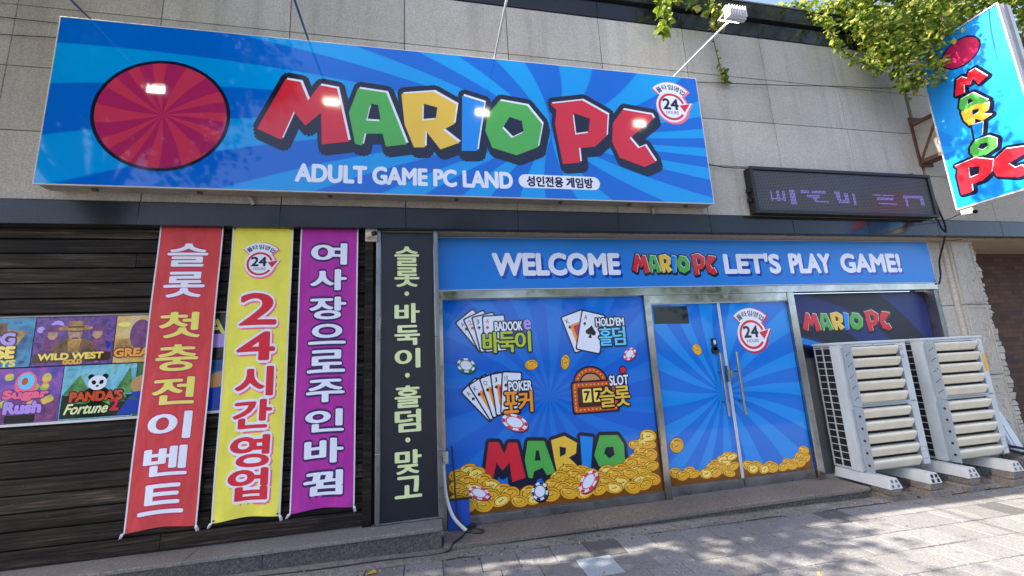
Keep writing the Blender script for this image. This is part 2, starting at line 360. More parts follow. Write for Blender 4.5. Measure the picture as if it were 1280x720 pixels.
WLOGO = {"M": [[[0.592, -0.755], [0.689, -0.763], [0.742, -0.881], [0.788, -0.778], [0.88, -0.786], [0.948, -1.125], [0.809, -1.152], [0.791, -0.968], [0.718, -1.034], [0.658, -0.956], [0.607, -1.134], [0.528, -1.094]], []], "A": [[[0.989, -0.777], [1.163, -0.792], [1.26, -1.109], [1.169, -1.124], [1.128, -1.048], [1.035, -1.075], [1.018, -1.138], [0.976, -1.128], [0.948, -0.96]], [[1.07, -0.877], [1.1, -0.88], [1.113, -0.978], [1.051, -0.972]]], "R": [[[1.236, -0.792], [1.38, -0.761], [1.513, -0.841], [1.493, -0.944], [1.413, -0.977], [1.525, -1.093], [1.434, -1.138], [1.346, -1.021], [1.326, -1.152], [1.286, -1.148], [1.258, -0.989]], [[1.321, -0.861], [1.39, -0.879], [1.382, -0.94], [1.32, -0.961]]], "I": [[[1.553, -0.772], [1.694, -0.8], [1.641, -1.104], [1.549, -1.083]], []], "O": [[[1.771, -0.788], [1.972, -0.802], [2.034, -0.899], [2.029, -1.074], [1.874, -1.158], [1.732, -1.089], [1.691, -0.98]], [[1.829, -0.912], [1.911, -0.915], [1.919, -0.995], [1.857, -1.027], [1.803, -0.972]]]}
LCOL = dict(M='p_red', A='p_green', R='p_yellow', I='p_blue', O='p_green', P='p_red', C='p_red')
def letter(ink, loops, mat, lay, outline, drop, shine=None, white=True):
    """one chunky block letter: dark outline with a drop, white edge, colour"""
    outer = [tuple(p) for p in loops[0]]; hole = [tuple(p) for p in loops[1]] if loops[1] else []
    fs = [tuple(f) for f in tessellate_polygon([[Vector((p[0], p[1], 0)) for p in outer]])]
    ink.spread(outer, fs, lay, 'p_navy', outline, 12, drop)
    ls = [outer] + ([hole] if hole else [])
    if white:
        ink.poly(ls, lay + 2, 'p_white')
        d = shine
        mv = lambda l: [(u + d[0], v + d[1]) for u, v in l]
        ink.poly([mv(l) for l in ls], lay + 3, mat)
        if hole: ink.poly([[(u + d[0] * .3 , v) for u, v in hole]], lay + 3.3, 'p_navy')
    else:
        ink.poly(ls, lay + 2, mat)
        if hole: ink.poly([hole], lay + 2.3, 'p_navy')
def fit(loops_map, keys, u0, u1, v0, v1):
    pts = [p for k in keys for p in loops_map[k][0]]
    a0 = min(p[0] for p in pts); a1 = max(p[0] for p in pts); b0 = min(p[1] for p in pts); b1 = max(p[1] for p in pts)
    g = lambda p: (u0 + (p[0] - a0) / (a1 - a0) * (u1 - u0), v0 + (p[1] - b0) / (b1 - b0) * (v1 - v0))
    return {k: [[g(p) for p in l] for l in loops_map[k]] for k in keys}
def badge(ink, u, v, r, lay, edge='p_pink'):
    """round-the-clock badge: arched words, 24, HOURS and a red arrow ring"""
    ink.poly(circ(u + r * .06, v - r * .06, r * 1.08), lay, edge)
    ink.poly([(u + .35 * r, v + .02 * r), (u + 1.42 * r, v + .28 * r), (u + .9 * r, v - .55 * r)], lay + .3, edge)
    ink.poly(band(u + r * .05, v - r * .05, r * 1.02, r * 1.66, 40, 137), lay + .2, edge)
    ink.poly(circ(u, v, r), lay + 1, 'p_white')
    ink.poly([(u + .4 * r, v + .12 * r), (u + 1.34 * r, v + .33 * r), (u + .82 * r, v - .5 * r)], lay + 1.3, 'p_white')
    ink.poly(band(u, v, r * .98, r * 1.58, 43, 134), lay + 1.2, 'p_white')
    ink.poly(band(u, v, r * .72, r * .87, -22, -330 + 0, 40) if False else band(u, v, r * .72, r * .87, 18, 325, 40), lay + 2, 'p_red')
    ink.poly([(u + .5 * r, v + .12 * r), (u + 1.2 * r, v + .27 * r), (u + .8 * r, v - .3 * r)], lay + 2.3, 'p_red')
    ink.text('24', u - .55 * r, u + .42 * r, v - .16 * r, v + .5 * r, lay + 3, 'p_navy', bold=r * .03)
    ink.text('HOURS', u - .42 * r, u + .38 * r, v - .46 * r, v - .28 * r, lay + 3, 'p_navy')
    for i, ch in enumerate('풀타임영업'):
        a = 124 - i * 18; q = r * 1.27; cu, cv = u + q * math.cos(R(a)), v + q * math.sin(R(a)); h = r * .165
        ink.text(ch, cu - h, cu + h, cv - h, cv + h, lay + 3, 'p_navy', bold=r * .008, rot=a - 90)
def coin(ink, u, v, a, b, lay, rot=0):
    ink.poly(circ(u, v, a, b, 18, rot), lay, 'p_brown'); ink.poly(circ(u, v, a * .93, b * .92, 18, rot), lay + .06, 'p_gold')
    ink.poly(circ(u, v, a * .72, b * .7, 16, rot), lay + .12, 'p_brown'); ink.poly(circ(u + a * .03, v - b * .05, a * .66, b * .62, 16, rot), lay + .18, rng.choice(('p_gold_lt', 'p_gold', 'p_gold')))
    ink.poly(rrect(u, v, a * .5, b * .28, b * .1, rot + 15), lay + .24, 'p_brown'); ink.poly(rrect(u - a * .02, v + b * .05, a * .4, b * .14, b * .06, rot + 15), lay + .28, 'p_gold_lt')
    ink.poly(circ(u - a * .45, v + b * .5, a * .2, b * .12, 8, rot + 30), lay + .2, 'p_gold_lt')
def curve(pts):
    def f(u):
        for (a, b), (c, d) in zip(pts, pts[1:]):
            if u <= c: return b + (d - b) * max(0, (u - a)) / (c - a)
        return pts[-1][1]
    return f
def heap(ink, u0, u1, top, bottom, lay, a=.1):
    """a printed heap of gold coins whose crest follows top(u)"""
    k = 0
    ink.poly([(u0, bottom)] + [(u0 + (u1 - u0) * i / 24, max(top(u0 + (u1 - u0) * i / 24) - .07, bottom + .01)) for i in range(25)] + [(u1, bottom)], lay, 'p_brown')
    vmax = max(top(u0 + (u1 - u0) * i / 60) for i in range(61)); j = 0; v = vmax
    while v > bottom + a * .5:
        n = round((u1 - u0 - 1.9 * a) / (a * 1.62))
        for i in range(n + (1 if j % 2 == 0 else 0)):
            u = u0 + a * .95 + (u1 - u0 - 1.9 * a) * (i + (.5 if j % 2 else 0)) / n + rng.uniform(-.02, .02)
            u = min(max(u, u0 + a), u1 - a)
            vv = v + rng.uniform(-.018, .018)
            if vv > top(u) - a * .45 or vv < bottom + a * .62: continue
            coin(ink, u, vv, a * rng.uniform(.86, 1.0), a * rng.uniform(.5, .72), lay + .3 + k * .05, rng.uniform(-18, 18)); k += 1
        v -= a * .52; j += 1
    return lay + .6 + k * .05
def chip(ink, u, v, a, b, rot, col, lay):
    ink.poly(circ(u + a * .1, v - b * .28, a, b, 24, rot), lay, 'p_navy'); ink.poly(circ(u + a * .06, v - b * .2, a * .97, b * .97, 24, rot), lay + .2, col)
    ink.poly(circ(u, v, a, b, 24, rot), lay + .4, 'p_white')
    c, s_ = math.cos(R(rot)), math.sin(R(rot))
    T = lambda x, y: (u + x * a * c - y * b * s_, v + x * a * s_ + y * b * c)
    for i in range(6):
        a0, a1 = i * 60, i * 60 + 30
        ink.poly([T(.99 * math.cos(R(q)), .99 * math.sin(R(q))) for q in (a0, a0 + 15, a1)] + [T(.74 * math.cos(R(q)), .74 * math.sin(R(q))) for q in (a1, a0 + 15, a0)], lay + .6, col)
    ink.poly([[T(.72 * math.cos(R(q * 15)), .72 * math.sin(R(q * 15))) for q in range(24)], [T(.62 * math.cos(R(q * 15)), .62 * math.sin(R(q * 15))) for q in range(24)]], lay + .7, col)
def pip(ink, u, v, s, lay, m, rot=0):
    c, s_ = math.cos(R(rot)), math.sin(R(rot))
    ink.poly([(u + (x * c - y * s_) * s, v + (x * s_ + y * c) * s) for x, y in ((0, 1), (.35, .55), (.8, .1), (.75, -.35), (.35, -.45), (.12, -.3), (.28, -.9), (-.28, -.9), (-.12, -.3), (-.35, -.45), (-.75, -.35), (-.8, .1), (-.35, .55))], lay, m)
def card(ink, u, v, w, h, rot, lay, rank, m, big=0, court=False):
    ink.poly(rrect(u, v, w + .03, h + .03, .02, rot), lay, 'p_navy'); ink.poly(rrect(u, v, w, h, .014, rot), lay + .2, 'p_white')
    c, s_ = math.cos(R(rot)), math.sin(R(rot)); T = lambda x, y: (u + x * c - y * s_, v + x * s_ + y * c)
    a = T(-w * .32, h * .36); ink.text(rank, a[0] - .018, a[0] + .018, a[1] - .025, a[1] + .025, lay + .5, m, rot=rot)
    a = T(-w * .32, h * .18); pip(ink, a[0], a[1], .022, lay + .5, m, rot)
    if court:
        a = T(0, -.01); ink.poly(rrect(a[0], a[1], w * .6, h * .52, .01, rot), lay + .4, 'p_orange'); ink.poly(rrect(a[0] - .01, a[1] + .02, w * .3, h * .3, .01, rot), lay + .6, 'p_crimson')
        ink.poly(rrect(a[0] + .02, a[1] - .03, w * .22, h * .2, .01, rot), lay + .65, 'p_yellow')
    if big: a = T(0, 0); pip(ink, a[0], a[1], big, lay + .5, m, rot)
# ------------------------------------------------------------------ ground
def gz(x): return -1.535 - .016 * x
def slab(mb, x0, x1, y0, y1, dz, m):
    return mb.quad((x0, y0, gz(x0) + dz), (x1, y0, gz(x1) + dz), (x1, y1, gz(x1) + dz), (x0, y1, gz(x0) + dz), m)
struct('ground', slab(MB(), -60, 60, -60, 40, -.16, 'asphalt'))
struct('bedding_ground', slab(MB(), -20, 24, -3.72, .6, -.006, 'sand'))
pv = MB(); pw, pd, gap = .297, .288, .006
dark_at = [(1.57, -.49), (3.70, -.49), (5.45, -.78), (-2.2, -1.07)]; light_at = [(1.38, -.80)]
for r in range(12):
    y1 = -.345 - r * pd
    for k in range(-26, 44):
        x0 = k * pw + (r % 2) * pw * .45 + .10
        cx, cy = x0 + pw / 2, y1 - pd / 2
        m = 'paver'
        if any(abs(cx - a) < pw / 2 and abs(cy - b) < pd / 2 for a, b in dark_at): m = 'paver_dark'
        if any(abs(cx - a) < pw / 2 and abs(cy - b) < pd / 2 for a, b in light_at): m = 'paver_light'
        h = rng.uniform(-.0012, .0018); tx, ty = rng.uniform(-.001, .001), rng.uniform(-.001, .001)
        a, b, c, d = x0 + gap / 2, x0 + pw - gap / 2, y1 - pd + gap / 2, y1 - gap / 2; e = .004
        T = [(a + e, c + e, h - tx - ty), (b - e, c + e, h + tx - ty), (b - e, d - e, h + tx + ty), (a + e, d - e, h - tx + ty)]
        B = [(a, c, -.006), (b, c, -.006), (b, d, -.006), (a, d, -.006)]
        vs = [(x, y, gz(x) + z + .004) for x, y, z in T + B]
        pv.add(vs, [(0, 1, 2, 3)] + [(4 + i, 4 + (i + 1) % 4, (i + 1) % 4, i) for i in range(4)], m)
struct('pavement', pv)
kb = MB()
for k in range(-16, 20):
    x0 = k * 1.0; kb.hexa([(x0 + .004, -3.95, gz(x0) - .16), (x0 + .996, -3.95, gz(x0 + 1) - .16), (x0 + .996, -3.8, gz(x0 + 1) - .16), (x0 + .004, -3.8, gz(x0) - .16),
                           (x0 + .004, -3.95, gz(x0) - .002), (x0 + .996, -3.95, gz(x0 + 1) - .002), (x0 + .996, -3.8, gz(x0 + 1) - .002), (x0 + .004, -3.8, gz(x0) - .002)], 'ledge')
struct('kerb', kb, bevel=.01)
ap = MB(); n = 60                                            # uneven mortar strip between the pavers and the building
prev = None
for i in range(n + 1):
    x = -6 + 15 * i / n; e0 = -.345 + rng.uniform(-.02, .03); zt = gz(x) + .02 + rng.uniform(-.004, .006)
    cur = [(x, e0, gz(x) + .003), (x, e0 + .05, gz(x) + .009), (x, -.12, zt), (x, .34, zt + .003)]
    if prev:
        for j in range(3): ap.quad(prev[j], cur[j], cur[j + 1], prev[j + 1], 'concrete')
    prev = cur
struct('mortar_path', ap)

# ------------------------------------------------------------------ the building
B_ = thing('shop_building', 'granite clad shop building with black stone band, dark plank bay and glazed entrance', 'building', (0, .5, -1.535))
st = MB(); g = .004
rows = [(1.604, 2.243), (2.243, 2.873), (2.873, 3.502), (3.502, 4.136)]
for z0, z1 in rows:
    for k in range(-3, 9):
        x0 = -3.652 + 1.1552 * k; st.box(x0 + g, x0 + 1.1552 - g, 0, .05, z0 + g, z1 - g, 'stone')
    xs = [6.80, 7.87, 9.03, 10.18, 11.34]
    for a, b in zip(xs, xs[1:]): st.box(a + g, b - g, .0, .05, z0 + g, z1 - g, 'stone_r')
st.build('stone_cladding', B_, bevel=.004)
MB().box(-7.2, 11.4, .052, .3, 1.602, 4.136, 'joint').build('backing_wall', B_)
bd = MB()
for k in range(-3, 13):
    x0 = -3.652 + 1.1552 * k; bd.box(x0 + .0015, x0 + 1.1552 - .0015, -.012, .06, 1.385, 1.600, 'band')
bd.build('stone_band', B_, bevel=.003)
sf = MB()
for k in range(0, 9):
    x0 = -3.652 + 1.1552 * (k + 3); a = max(x0, .09); b = x0 + 1.1552
    if b > .2: sf.box(a + .004, b - .004, .062, .27, 1.374, 1.384, 'soffit')
sf.build('recess_soffit', B_)
MB().box(7.25, 11.4, .062, 3.2, 1.358, 1.371, 'soffit').build('passage_soffit', B_)
MB().box(-7.2, .088, .062, .14, 1.387, 1.5, 'dark').box(-7.2, 11.4, .3, .6, 1.39, 4.13, 'joint').build('wall_core', B_)
cn = MB()
for k in range(-3, 13):
    x0 = -3.652 + 1.1552 * k; cn.box(x0 + .002, x0 + 1.153, -.008, .3, 4.140, 4.365, 'band')
cn.build('upper_band', B_, bevel=.003)
MB().box(-7.2, 11.4, .03, .3, 4.366, 4.392, 'dark').box(-7.2, 11.4, -.05, .32, 4.394, 4.62, 'band').box(-7.2, 11.4, -.062, .34, 4.621, 4.642, 'steel_dull').build('cornice', B_, bevel=.006)
MB().box(-7.2, 11.4, .345, 2.0, 4.45, 4.56, 'concrete').build('terrace', B_)
uw = MB().box(-7.2, 11.4, 2.0, 2.2, 4.56, 5.2, 'alu')
uw.build('upper_wall', B_)
for k in range(7):
    x0 = -6.4 + 2.4 * k
    wo = MB().box(x0, x0 + 2.36, 2.03, 2.07, 5.2, 7.0, 'up_glass').build('upper_window', B_)
    fm = MB()
    for xx in (x0, x0 + 1.16, x0 + 2.3): fm.box(xx, xx + .06, 1.99, 2.028, 5.2, 7.0, 'alu')
    fm.box(x0, x0 + 2.36, 1.985, 1.989, 5.2, 5.26, 'alu'); fm.build('frame', wo)
# dark plank bay
wd = MB(); z = -1.345; 
while z < 1.37:
    h = .128 + rng.uniform(-.006, .006); zt = min(z + h, 1.383)
    x = -7.2 + rng.uniform(-1, 0)
    while x < -.5:
        x2 = min(x + rng.uniform(2.6, 3.8), -.585); 
        if x2 - x < .4: break
        yo = rng.uniform(-.003, .003)
        wd.box(x + .002, x2 - .002, .10 + yo, .135, z + .005, zt - .004, 'wood'); x = x2
    z = zt + .004
wd.box(-.583, -.505, .065, .135, -1.345, 1.383, 'wood')
wd.build('plank_cladding', B_, bevel=.004)
MB().box(-7.2, -.44, .14, .18, -1.35, 1.386, 'dark').build('plank_backing', B_)
pl = MB(); x = -7.0
for b in (-5.9, -4.75, -3.6, -2.45, -1.3, .10):
    pl.box(x + .0015, b - .0015, -.15, .13, gz(x) - .1, -1.379, 'plinth'); x = b
pl.build('plinth', B_, bevel=.003)
lg = MB(); x = -7.0
for b in (-5.4, -3.9, -1.85, .112):
    lg.box(x + .0015, b - .0015, -.172, .14, -1.377, -1.348, 'ledge'); x = b
lg.build('ledge', B_, bevel=.005)
sp_ = MB(); x = .116
for b in (1.5, 3.05, 4.60):
    sp_.box(x + .0015, b - .0015, -.205, .40, -1.525, -1.49, 'step'); x = b
sp_.build('doorstep', B_, bevel=.005)
MB().box(.118, 4.585, -.18, .4, -1.75, -1.527, 'plinth').box(4.588, 6.95, .02, .4, -1.75, -1.53, 'concrete').build('step_base', B_, bevel=.004)
# stainless frames of the glazed front
fr = MB()
fr.box(.100, .164, .16, .30, -1.489, .775, 'steel'); fr.box(2.432, 2.508, .18, .30, -1.489, .69, 'steel'); fr.box(4.368, 4.462, .18, .32, -1.489, .69, 'steel')
fr.box(.164, 6.80, .18, .30, .692, .776, 'steel'); fr.box(2.51, 4.366, .19, .30, .592, .69, 'steel')
fr.box(.166, 2.43, .195, .27, -1.489, -1.413, 'steel_dull'); fr.box(6.745, 6.80, .2, .33, -1.489, .69, 'steel_dull')
fr.box(2.44, 2.50, .172, .178, -.95, -.55, 'steel'); fr.box(2.44, 2.50, .172, .178, -.2, .1, 'steel')
fr.build('steel_frame', B_, bevel=.004)
MB().box(4.464, 6.743, .34, .38, -1.489, .69, 'ac_grey').build('bay_panel', B_)
MB().box(.1, 6.8, .22, .34, .78, 1.37, 'joint').build('sign_backing', B_)
# printed shop window
wn = MB().box(.166, 2.430, .222, .234, -1.411, .690, 'glass_face').build('window', B_)
ink = Ink(on_wall(.2218))
crest = curve([(.166, -.97), (.40, -.96), (.56, -1.06), (.80, -1.17), (1.12, -1.15), (1.25, -1.03), (1.38, -1.0), (1.52, -1.02), (1.70, -1.1), (1.95, -1.12), (2.1, -.98), (2.22, -.80), (2.43, -.72)])
for k, d in zip('MARIO', (-.10, -.10, -.10, -.10, -.10)):
    letter(ink, WLOGO[k], LCOL[k], 1 + 'MARIO'.index(k) * .0, .036, (0, -.055), white=False)
ink.build('logo_lettering', wn); ink = Ink(on_wall(.2218))
top = heap(ink, .168, 2.428, crest, -1.409, 6, .105)
ink.build('coin_heap_print', wn)
for (u, v, a, b, rot, col) in ((.39, .01, .095, .07, -18, 'p_dkgreen'), (2.205, .04, .085, .055, 35, 'p_red'), (.865, -.585, .14, .075, -22, 'p_red'), (.475, -1.215, .11, .055, -22, 'p_red'), (1.085, -1.265, .085, .085, 0, 'p_navy'), (1.605, -1.225, .13, .075, 42, 'p_red')):
    ink = Ink(on_wall(.2198)); chip(ink, u, v, a, b, rot, col, 8); ink.build('chip_print', wn)
for a_ in ((1.075, -.02, .075, .055, 8, 5), (1.45, -.01, .05, .085, 8, -12)):
    ink = Ink(on_wall(.2198)); coin(ink, *a_); ink.build('coin_print', wn)
FR = []
def fresh():
    k_ = Ink(on_wall(.2198)); FR.append(k_); return k_
ink = fresh()
# four playing cards, five playing cards, a pair of cards
for i, (u, v, rot, rk, c) in enumerate(((.50, .37, 38, 'A', 'p_black'), (.56, .355, 24, '2', 'p_red'), (.62, .34, 12, '3', 'p_black'), (.70, .325, 2, '4', 'p_red'))):
    card(ink, u, v, .22, .36, rot, 2 + i, rk, c)
ink_b = ink; ink = fresh(); ink_p = ink
for i, (u, v, rot, rk) in enumerate(((.545, -.34, 42, 'A'), (.60, -.32, 30, 'K'), (.68, -.30, 17, 'Q'), (.76, -.29, 6, 'J'), (.845, -.29, -5, '10'))):
    card(ink, u, v, .19, .40, rot, 2 + i, rk, 'p_black', big=.045 if i == 0 else 0, court=1 <= i <= 3)
ink = fresh(); ink_h = ink
card(ink, 1.63, .315, .25, .40, 18, 2, 'K', 'p_black', court=True); card(ink, 1.77, .30, .26, .42, -14, 3.2, 'A', 'p_black', big=.075)
ol = .017; ink = ink_b
ink.text('BADOOK', .705, 1.0, .348, .442, 10, 'p_white', bold=.0035, line=('p_navy', ol, 7.6)); ink.text('e', 1.02, 1.09, .355, .455, 10, 'p_lilac', bold=.006, line=('p_navy', .012, 7.6))
for i, ch in enumerate('바둑이'): ink.text(ch, .575 + i * .172, .735 + i * .172, .125, .335, 10, 'p_lime', bold=.007, flat=.5, line=('p_navy', .022, 7.6))
ink = ink_p
ink.text('POKER', .82, 1.065, -.275, -.18, 10, 'p_white', bold=.0035, line=('p_navy', ol, 7.6))
for i, ch in enumerate('포커'): ink.text(ch, .765 + i * .155, .905 + i * .155, -.49, -.285, 10, 'p_orange', bold=.008, flat=.5, line=('p_navy', .022, 7.6))
ink = ink_h
ink.text("HOLD'EM", 1.84, 2.17, .36, .45, 10, 'p_white', bold=.0035, line=('p_navy', ol, 7.6))
for i, ch in enumerate('홀덤'): ink.text(ch, 1.865 + i * .16, 2.01 + i * .16, .145, .345, 10, 'p_sky', bold=.006, flat=.4, line=('p_navy', .022, 7.6))
# slot machine emblem
ink = fresh()
ink.poly(circ(1.72, -.235, .20, .17), 2, 'p_navy'); ink.poly(circ(1.72, -.235, .18, .15), 3, 'p_orange_red'); ink.poly(circ(1.72, -.235, .125, .10), 3.5, 'p_navy'); ink.poly(circ(1.72, -.235, .11, .085), 3.8, 'p_tan')
ink.poly(rrect(1.76, -.39, .54, .345, .03), 4, 'p_navy'); ink.poly(rrect(1.76, -.39, .50, .305, .03), 4.4, 'p_orange_red'); ink.poly(rrect(1.76, -.39, .40, .205, .02), 4.8, 'p_dkbrown')
for i in range(11):
    for zz in (-.262, -.518): ink.poly(circ(1.535 + i * .045, zz, .009, n=8), 4.9, 'p_yellow')
for i in range(6): ink.poly(circ(1.533, -.29 - i * .04, .009, n=8), 4.9, 'p_yellow')
for i in range(9): a = 20 + i * 17.5; ink.poly(circ(1.72 + .152 * math.cos(R(a)), -.235 + .126 * math.sin(R(a)), .009, n=8), 3.9, 'p_yellow')
for i in range(2):
    ink.poly(rrect(1.665 + i * .125, -.375, .1, .14, .008), 5.2, 'p_gold_lt'); ink.text('7', 1.635 + i * .125, 1.695 + i * .125, -.425, -.33, 5.6, 'p_black', bold=.004)
ink.poly(rrect(2.1, -.22, .02, .12, .008), 5, 'p_navy'); ink.poly(circ(2.105, -.13, .045), 5, 'p_navy'); ink.poly(circ(2.105, -.13, .033), 5.5, 'p_red')
ink.text('SLOT', 1.935, 2.155, -.285, -.185, 10, 'p_white', bold=.0035, line=('p_navy', ol, 7.6))
for i, ch in enumerate('슬롯'): ink.text(ch, 1.81 + i * .178, 1.975 + i * .178, -.505, -.30, 10, 'p_yellow', bold=.007, flat=.4, line=('p_navy', .022, 7.6))
for k_ in FR: k_.build('game_emblem', wn)
# two printed glass doors
for (x0, x1, hx, side) in ((2.514, 3.404, 3.285, 0), (3.416, 4.362, 3.50, 1)):
    d = MB().box(x0, x1, .222, .234, -1.375, .585, 'door_face').build('door', B_)
    MB().box(x0, x1, .205, .25, -1.475, -1.377, 'steel_dull').build('bottom_rail', d, bevel=.003)
    MB().box(x0 + (.878 if not side else -.004), x1 + (.004 if not side else -.938), .212, .221, -1.375, .585, 'alu').build('edge_strip', d)
    ink = Ink(on_wall(.2217))
    cr = curve([(2.514, -1.17), (2.7, -1.19), (2.82, -1.22), (3.05, -1.17), (3.2, -1.10), (3.404, -1.07)]) if not side else curve([(3.416, -1.14), (3.6, -1.20), (3.85, -1.23), (4.1, -1.2), (4.25, -1.13), (4.362, -1.08)])
    heap(ink, x0 + .002, x1 - .012, cr, -1.374, 2, .085); ink.build('coin_heap_print', d); ink = Ink(on_wall(.2212))
    if not side:
        coin(ink, 2.65, -.965, .09, .082, 3, 20); ink.build('coin_print', d); ink = Ink(on_wall(.2212)); coin(ink, 3.05, .05, .055, .07, 3, 30); ink.build('coin_print', d); ink = Ink(on_wall(.2212))
        ink.poly([(2.548, .565), (2.992, .555), (2.995, .352), (2.553, .362)], 2, 'glass_dark'); ink.build('clear_glass_patch', d)
    else: badge(ink, 3.815, .195, .2, 3, 'p_crimson'); ink.build('clock_badge', d)
    h = MB(); yh = .145
    h.tube([(hx, yh, -.70), (hx, yh, .0)], .014, 'steel', 12)
    for zz in (-.55, -.22): h.tube([(hx, yh, zz), (hx, .222, zz)], .011, 'steel', 8)
    h.build('handle', d, smooth=False)
    if not side:
        MB().box(3.372, 3.402, .17, .211, -.33, -.15, 'steel').build('lock', d, bevel=.004)
        MB().box(3.25, 3.305, .2, .2215, .03, .17, 'black').box(3.262, 3.293, .197, .1995, .10, .15, 'alu').tube([(3.278, .222, .03), (3.278, .2, .03)], .045, 'black', 8).build('alarm_sensor', d, bevel=.003)
    else: MB().box(3.420, 3.445, .185, .211, -.28, -.20, 'steel').build('lock', d, bevel=.004)
# carved pillar beside the passage
pi_ = MB(); 
for z0, z1 in ((-1.8, -1.40), (-1.40, -.475), (-.475, .465), (.465, 1.373)):
    pi_.box(6.86, 7.085, .22, .5, z0 + .003, z1 - .003, 'stone'); pi_.box(7.12, 7.545, .15, .5, z0 + .003, z1 - .003, 'stone')
pi_.tube([(7.10, .205, -1.8), (7.10, .205, 1.37)], .032, 'stone', 14)
po = pi_.build('carved_pillar', B_, bevel=.01)
cv = MB()
for zb, zt in ((-1.36, -.50), (-.45, .44), (.49, 1.34)):
    for (a, b, c, d) in ((7.15, 7.165, zb, zt), (7.50, 7.515, zb, zt), (7.165, 7.50, zt - .015, zt), (7.165, 7.50, zb, zb + .015)): cv.box(a, b, .138, .149, c, d, 'stone')
    for q in range(3):
        zc = zb + (zt - zb) * (.2 + .3 * q); L = [(7.2 + .09 * t_ / 2 + .02 * math.sin(t_ * 2.3 + q), .149, zc + .08 * math.sin(t_ * 1.5 + q * 2)) for t_ in range(6)]
        cv.tube(L, .008, 'stone', 6)
    for q in range(5):
        xx = 7.22 + rng.uniform(0, .2); zc = rng.uniform(zb + .1, zt - .1)
        cv.tube([(xx, .149, zc), (xx + .04, .149, zc + rng.uniform(-.06, .06)), (xx + .08, .149, zc + rng.uniform(-.04, .06))], .007, 'stone', 6)
cv.build('carving', po)
rq = MB(); z = -1.8
while z < 1.36:
    h = rng.uniform(.05, .10); w_ = .07 + .10 * (1.36 - z) / 3 + rng.uniform(-.012, .022)
    rq.hexa([(7.548, .14 + rng.uniform(0, .03), z), (7.548 + w_, .16 + rng.uniform(0, .04), z), (7.548 + w_ + .02, .5, z), (7.548, .5, z),
             (7.548, .14 + rng.uniform(0, .03), z + h - .006), (7.548 + w_ - rng.uniform(0, .02), .16 + rng.uniform(0, .04), z + h - .006), (7.548 + w_, .5, z + h - .006), (7.548, .5, z + h - .006)], 'stone'); z += h
rq.build('rough_stone_edge', po, bevel=.008)
bw = MB().box(7.50, 11.4, .80, 1.0, -1.8, 1.356, 'brick').build('brick_wall', base=(9.2, .9, -1.7))
tag(bw, 'dark brown brick wall inside the shaded passage beside the carved pillar', 'wall')

# ------------------------------------------------------------------ signs
ms = thing('shop_sign', 'huge blue fascia sign with chunky multicoloured lettering fixed above the banners and entrance', 'sign', (.04, -.1, 1.67))
MB().box(-3.155, 3.22, -.186, -.03, 1.672, 3.259, 'galv').box(-3.155, 3.22, -.189, -.17, 1.664, 1.674, 'alu').box(-3.155, 3.22, -.189, -.17, 3.257, 3.267, 'alu').box(-3.165, -3.156, -.189, -.17, 1.664, 3.267, 'alu').box(3.221, 3.23, -.189, -.17, 1.664, 3.267, 'alu').build('housing', ms, bevel=.003)
MB().panel(-3.154, 3.219, -.1885, 1.675, 3.256, 'sign_face').build('printed_face', ms)
for x in (-2.8, -2.0, -.9, .3, 1.4, 2.2, 2.9): MB().box(x, x + .035, -.12, -.085, 1.655, 1.67, 'rust').build('drain_clip', ms)
for x in (-1.6, 2.53): MB().tube([(x, -.05, 1.66), (x + .03, -.012, 1.60)], .02, 'galv', 8).build('support_strut', ms)
for x in (-3.0, -1.0, 1.0, 3.0): MB().box(x, x + .05, -.03, .001, 2.0, 2.06, 'galv').build('wall_bracket', ms)
ink = Ink(on_wall(-.189))
order = 'MARIOPC'
for i, k in enumerate(order): letter(ink, LOGO[k], LCOL[k], 2 if i % 2 else 2.02, .058, (.012, -.075), shine=(-.018, -.02))
ink.build('logo_lettering', ms)
ink = Ink(on_wall(-.189))
ink.text('ADULT GAME PC LAND', -1.166, .885, 1.766 + .005, 1.94, 2, 'p_white', bold=.010)
ink.build('caption_lettering', ms); ink = Ink(on_wall(-.189))
ink.poly(rrect(1.405, 1.857, .90, .15, .074), 2, 'p_white')
ink.text('성인전용', 1.045, 1.435, 1.802, 1.912, 3, 'p_navy', bold=.005); ink.text('게임방', 1.475, 1.77, 1.802, 1.912, 3, 'p_navy', bold=.005)
ink.build('caption_pill', ms)
ink = Ink(on_wall(-.189)); badge(ink, 2.85, 2.855, .2, 3); ink.build('clock_badge', ms)
ink = Ink(on_wall(-.189)); ink.poly(circ(-2.29, 2.36, .545, n=48), 1.2, 'p_navy'); ink.poly(circ(-2.29, 2.36, .515, n=48), 2, 'roundel_face'); ink.build('plain_roundel', ms)

ws = thing('door_header_sign', 'long blue welcome sign in white capitals above the glazed doors', 'sign', (3.46, .19, .78))
MB().box(.118, 6.815, .192, .218, .782, 1.366, 'alu').build('backing', ws, bevel=.002)
MB().panel(.126, 6.807, .1912, .792, 1.358, 'welcome_face').build('printed_face', ws)
ink = Ink(on_wall(.1908))
for t_, a, b in (('WELCOME', .714, 2.20), ("LET'S", 3.56, 4.37), ('PLAY', 4.50, 5.14), ('GAME!', 5.29, 6.28)):
    ink = Ink(on_wall(.1908)); ink.text(t_, a + .025, b - .01, .915, 1.145, 1, 'p_shadow', bold=.018); ink.text(t_, a, b - .03, .945, 1.178, 2.5, 'p_white', bold=.015); ink.build('lettering', ws)
ink = Ink(on_wall(.1908))
fm_ = fit(LOGO, 'MARIOPC', 2.335, 3.45, .925, 1.195)
for i, k in enumerate(order): letter(ink, fm_[k], LCOL[k], 1 if i % 2 else 1.02, .017, (.003, -.02), shine=(-.006, -.006))
ink.build('logo_lettering', ws)

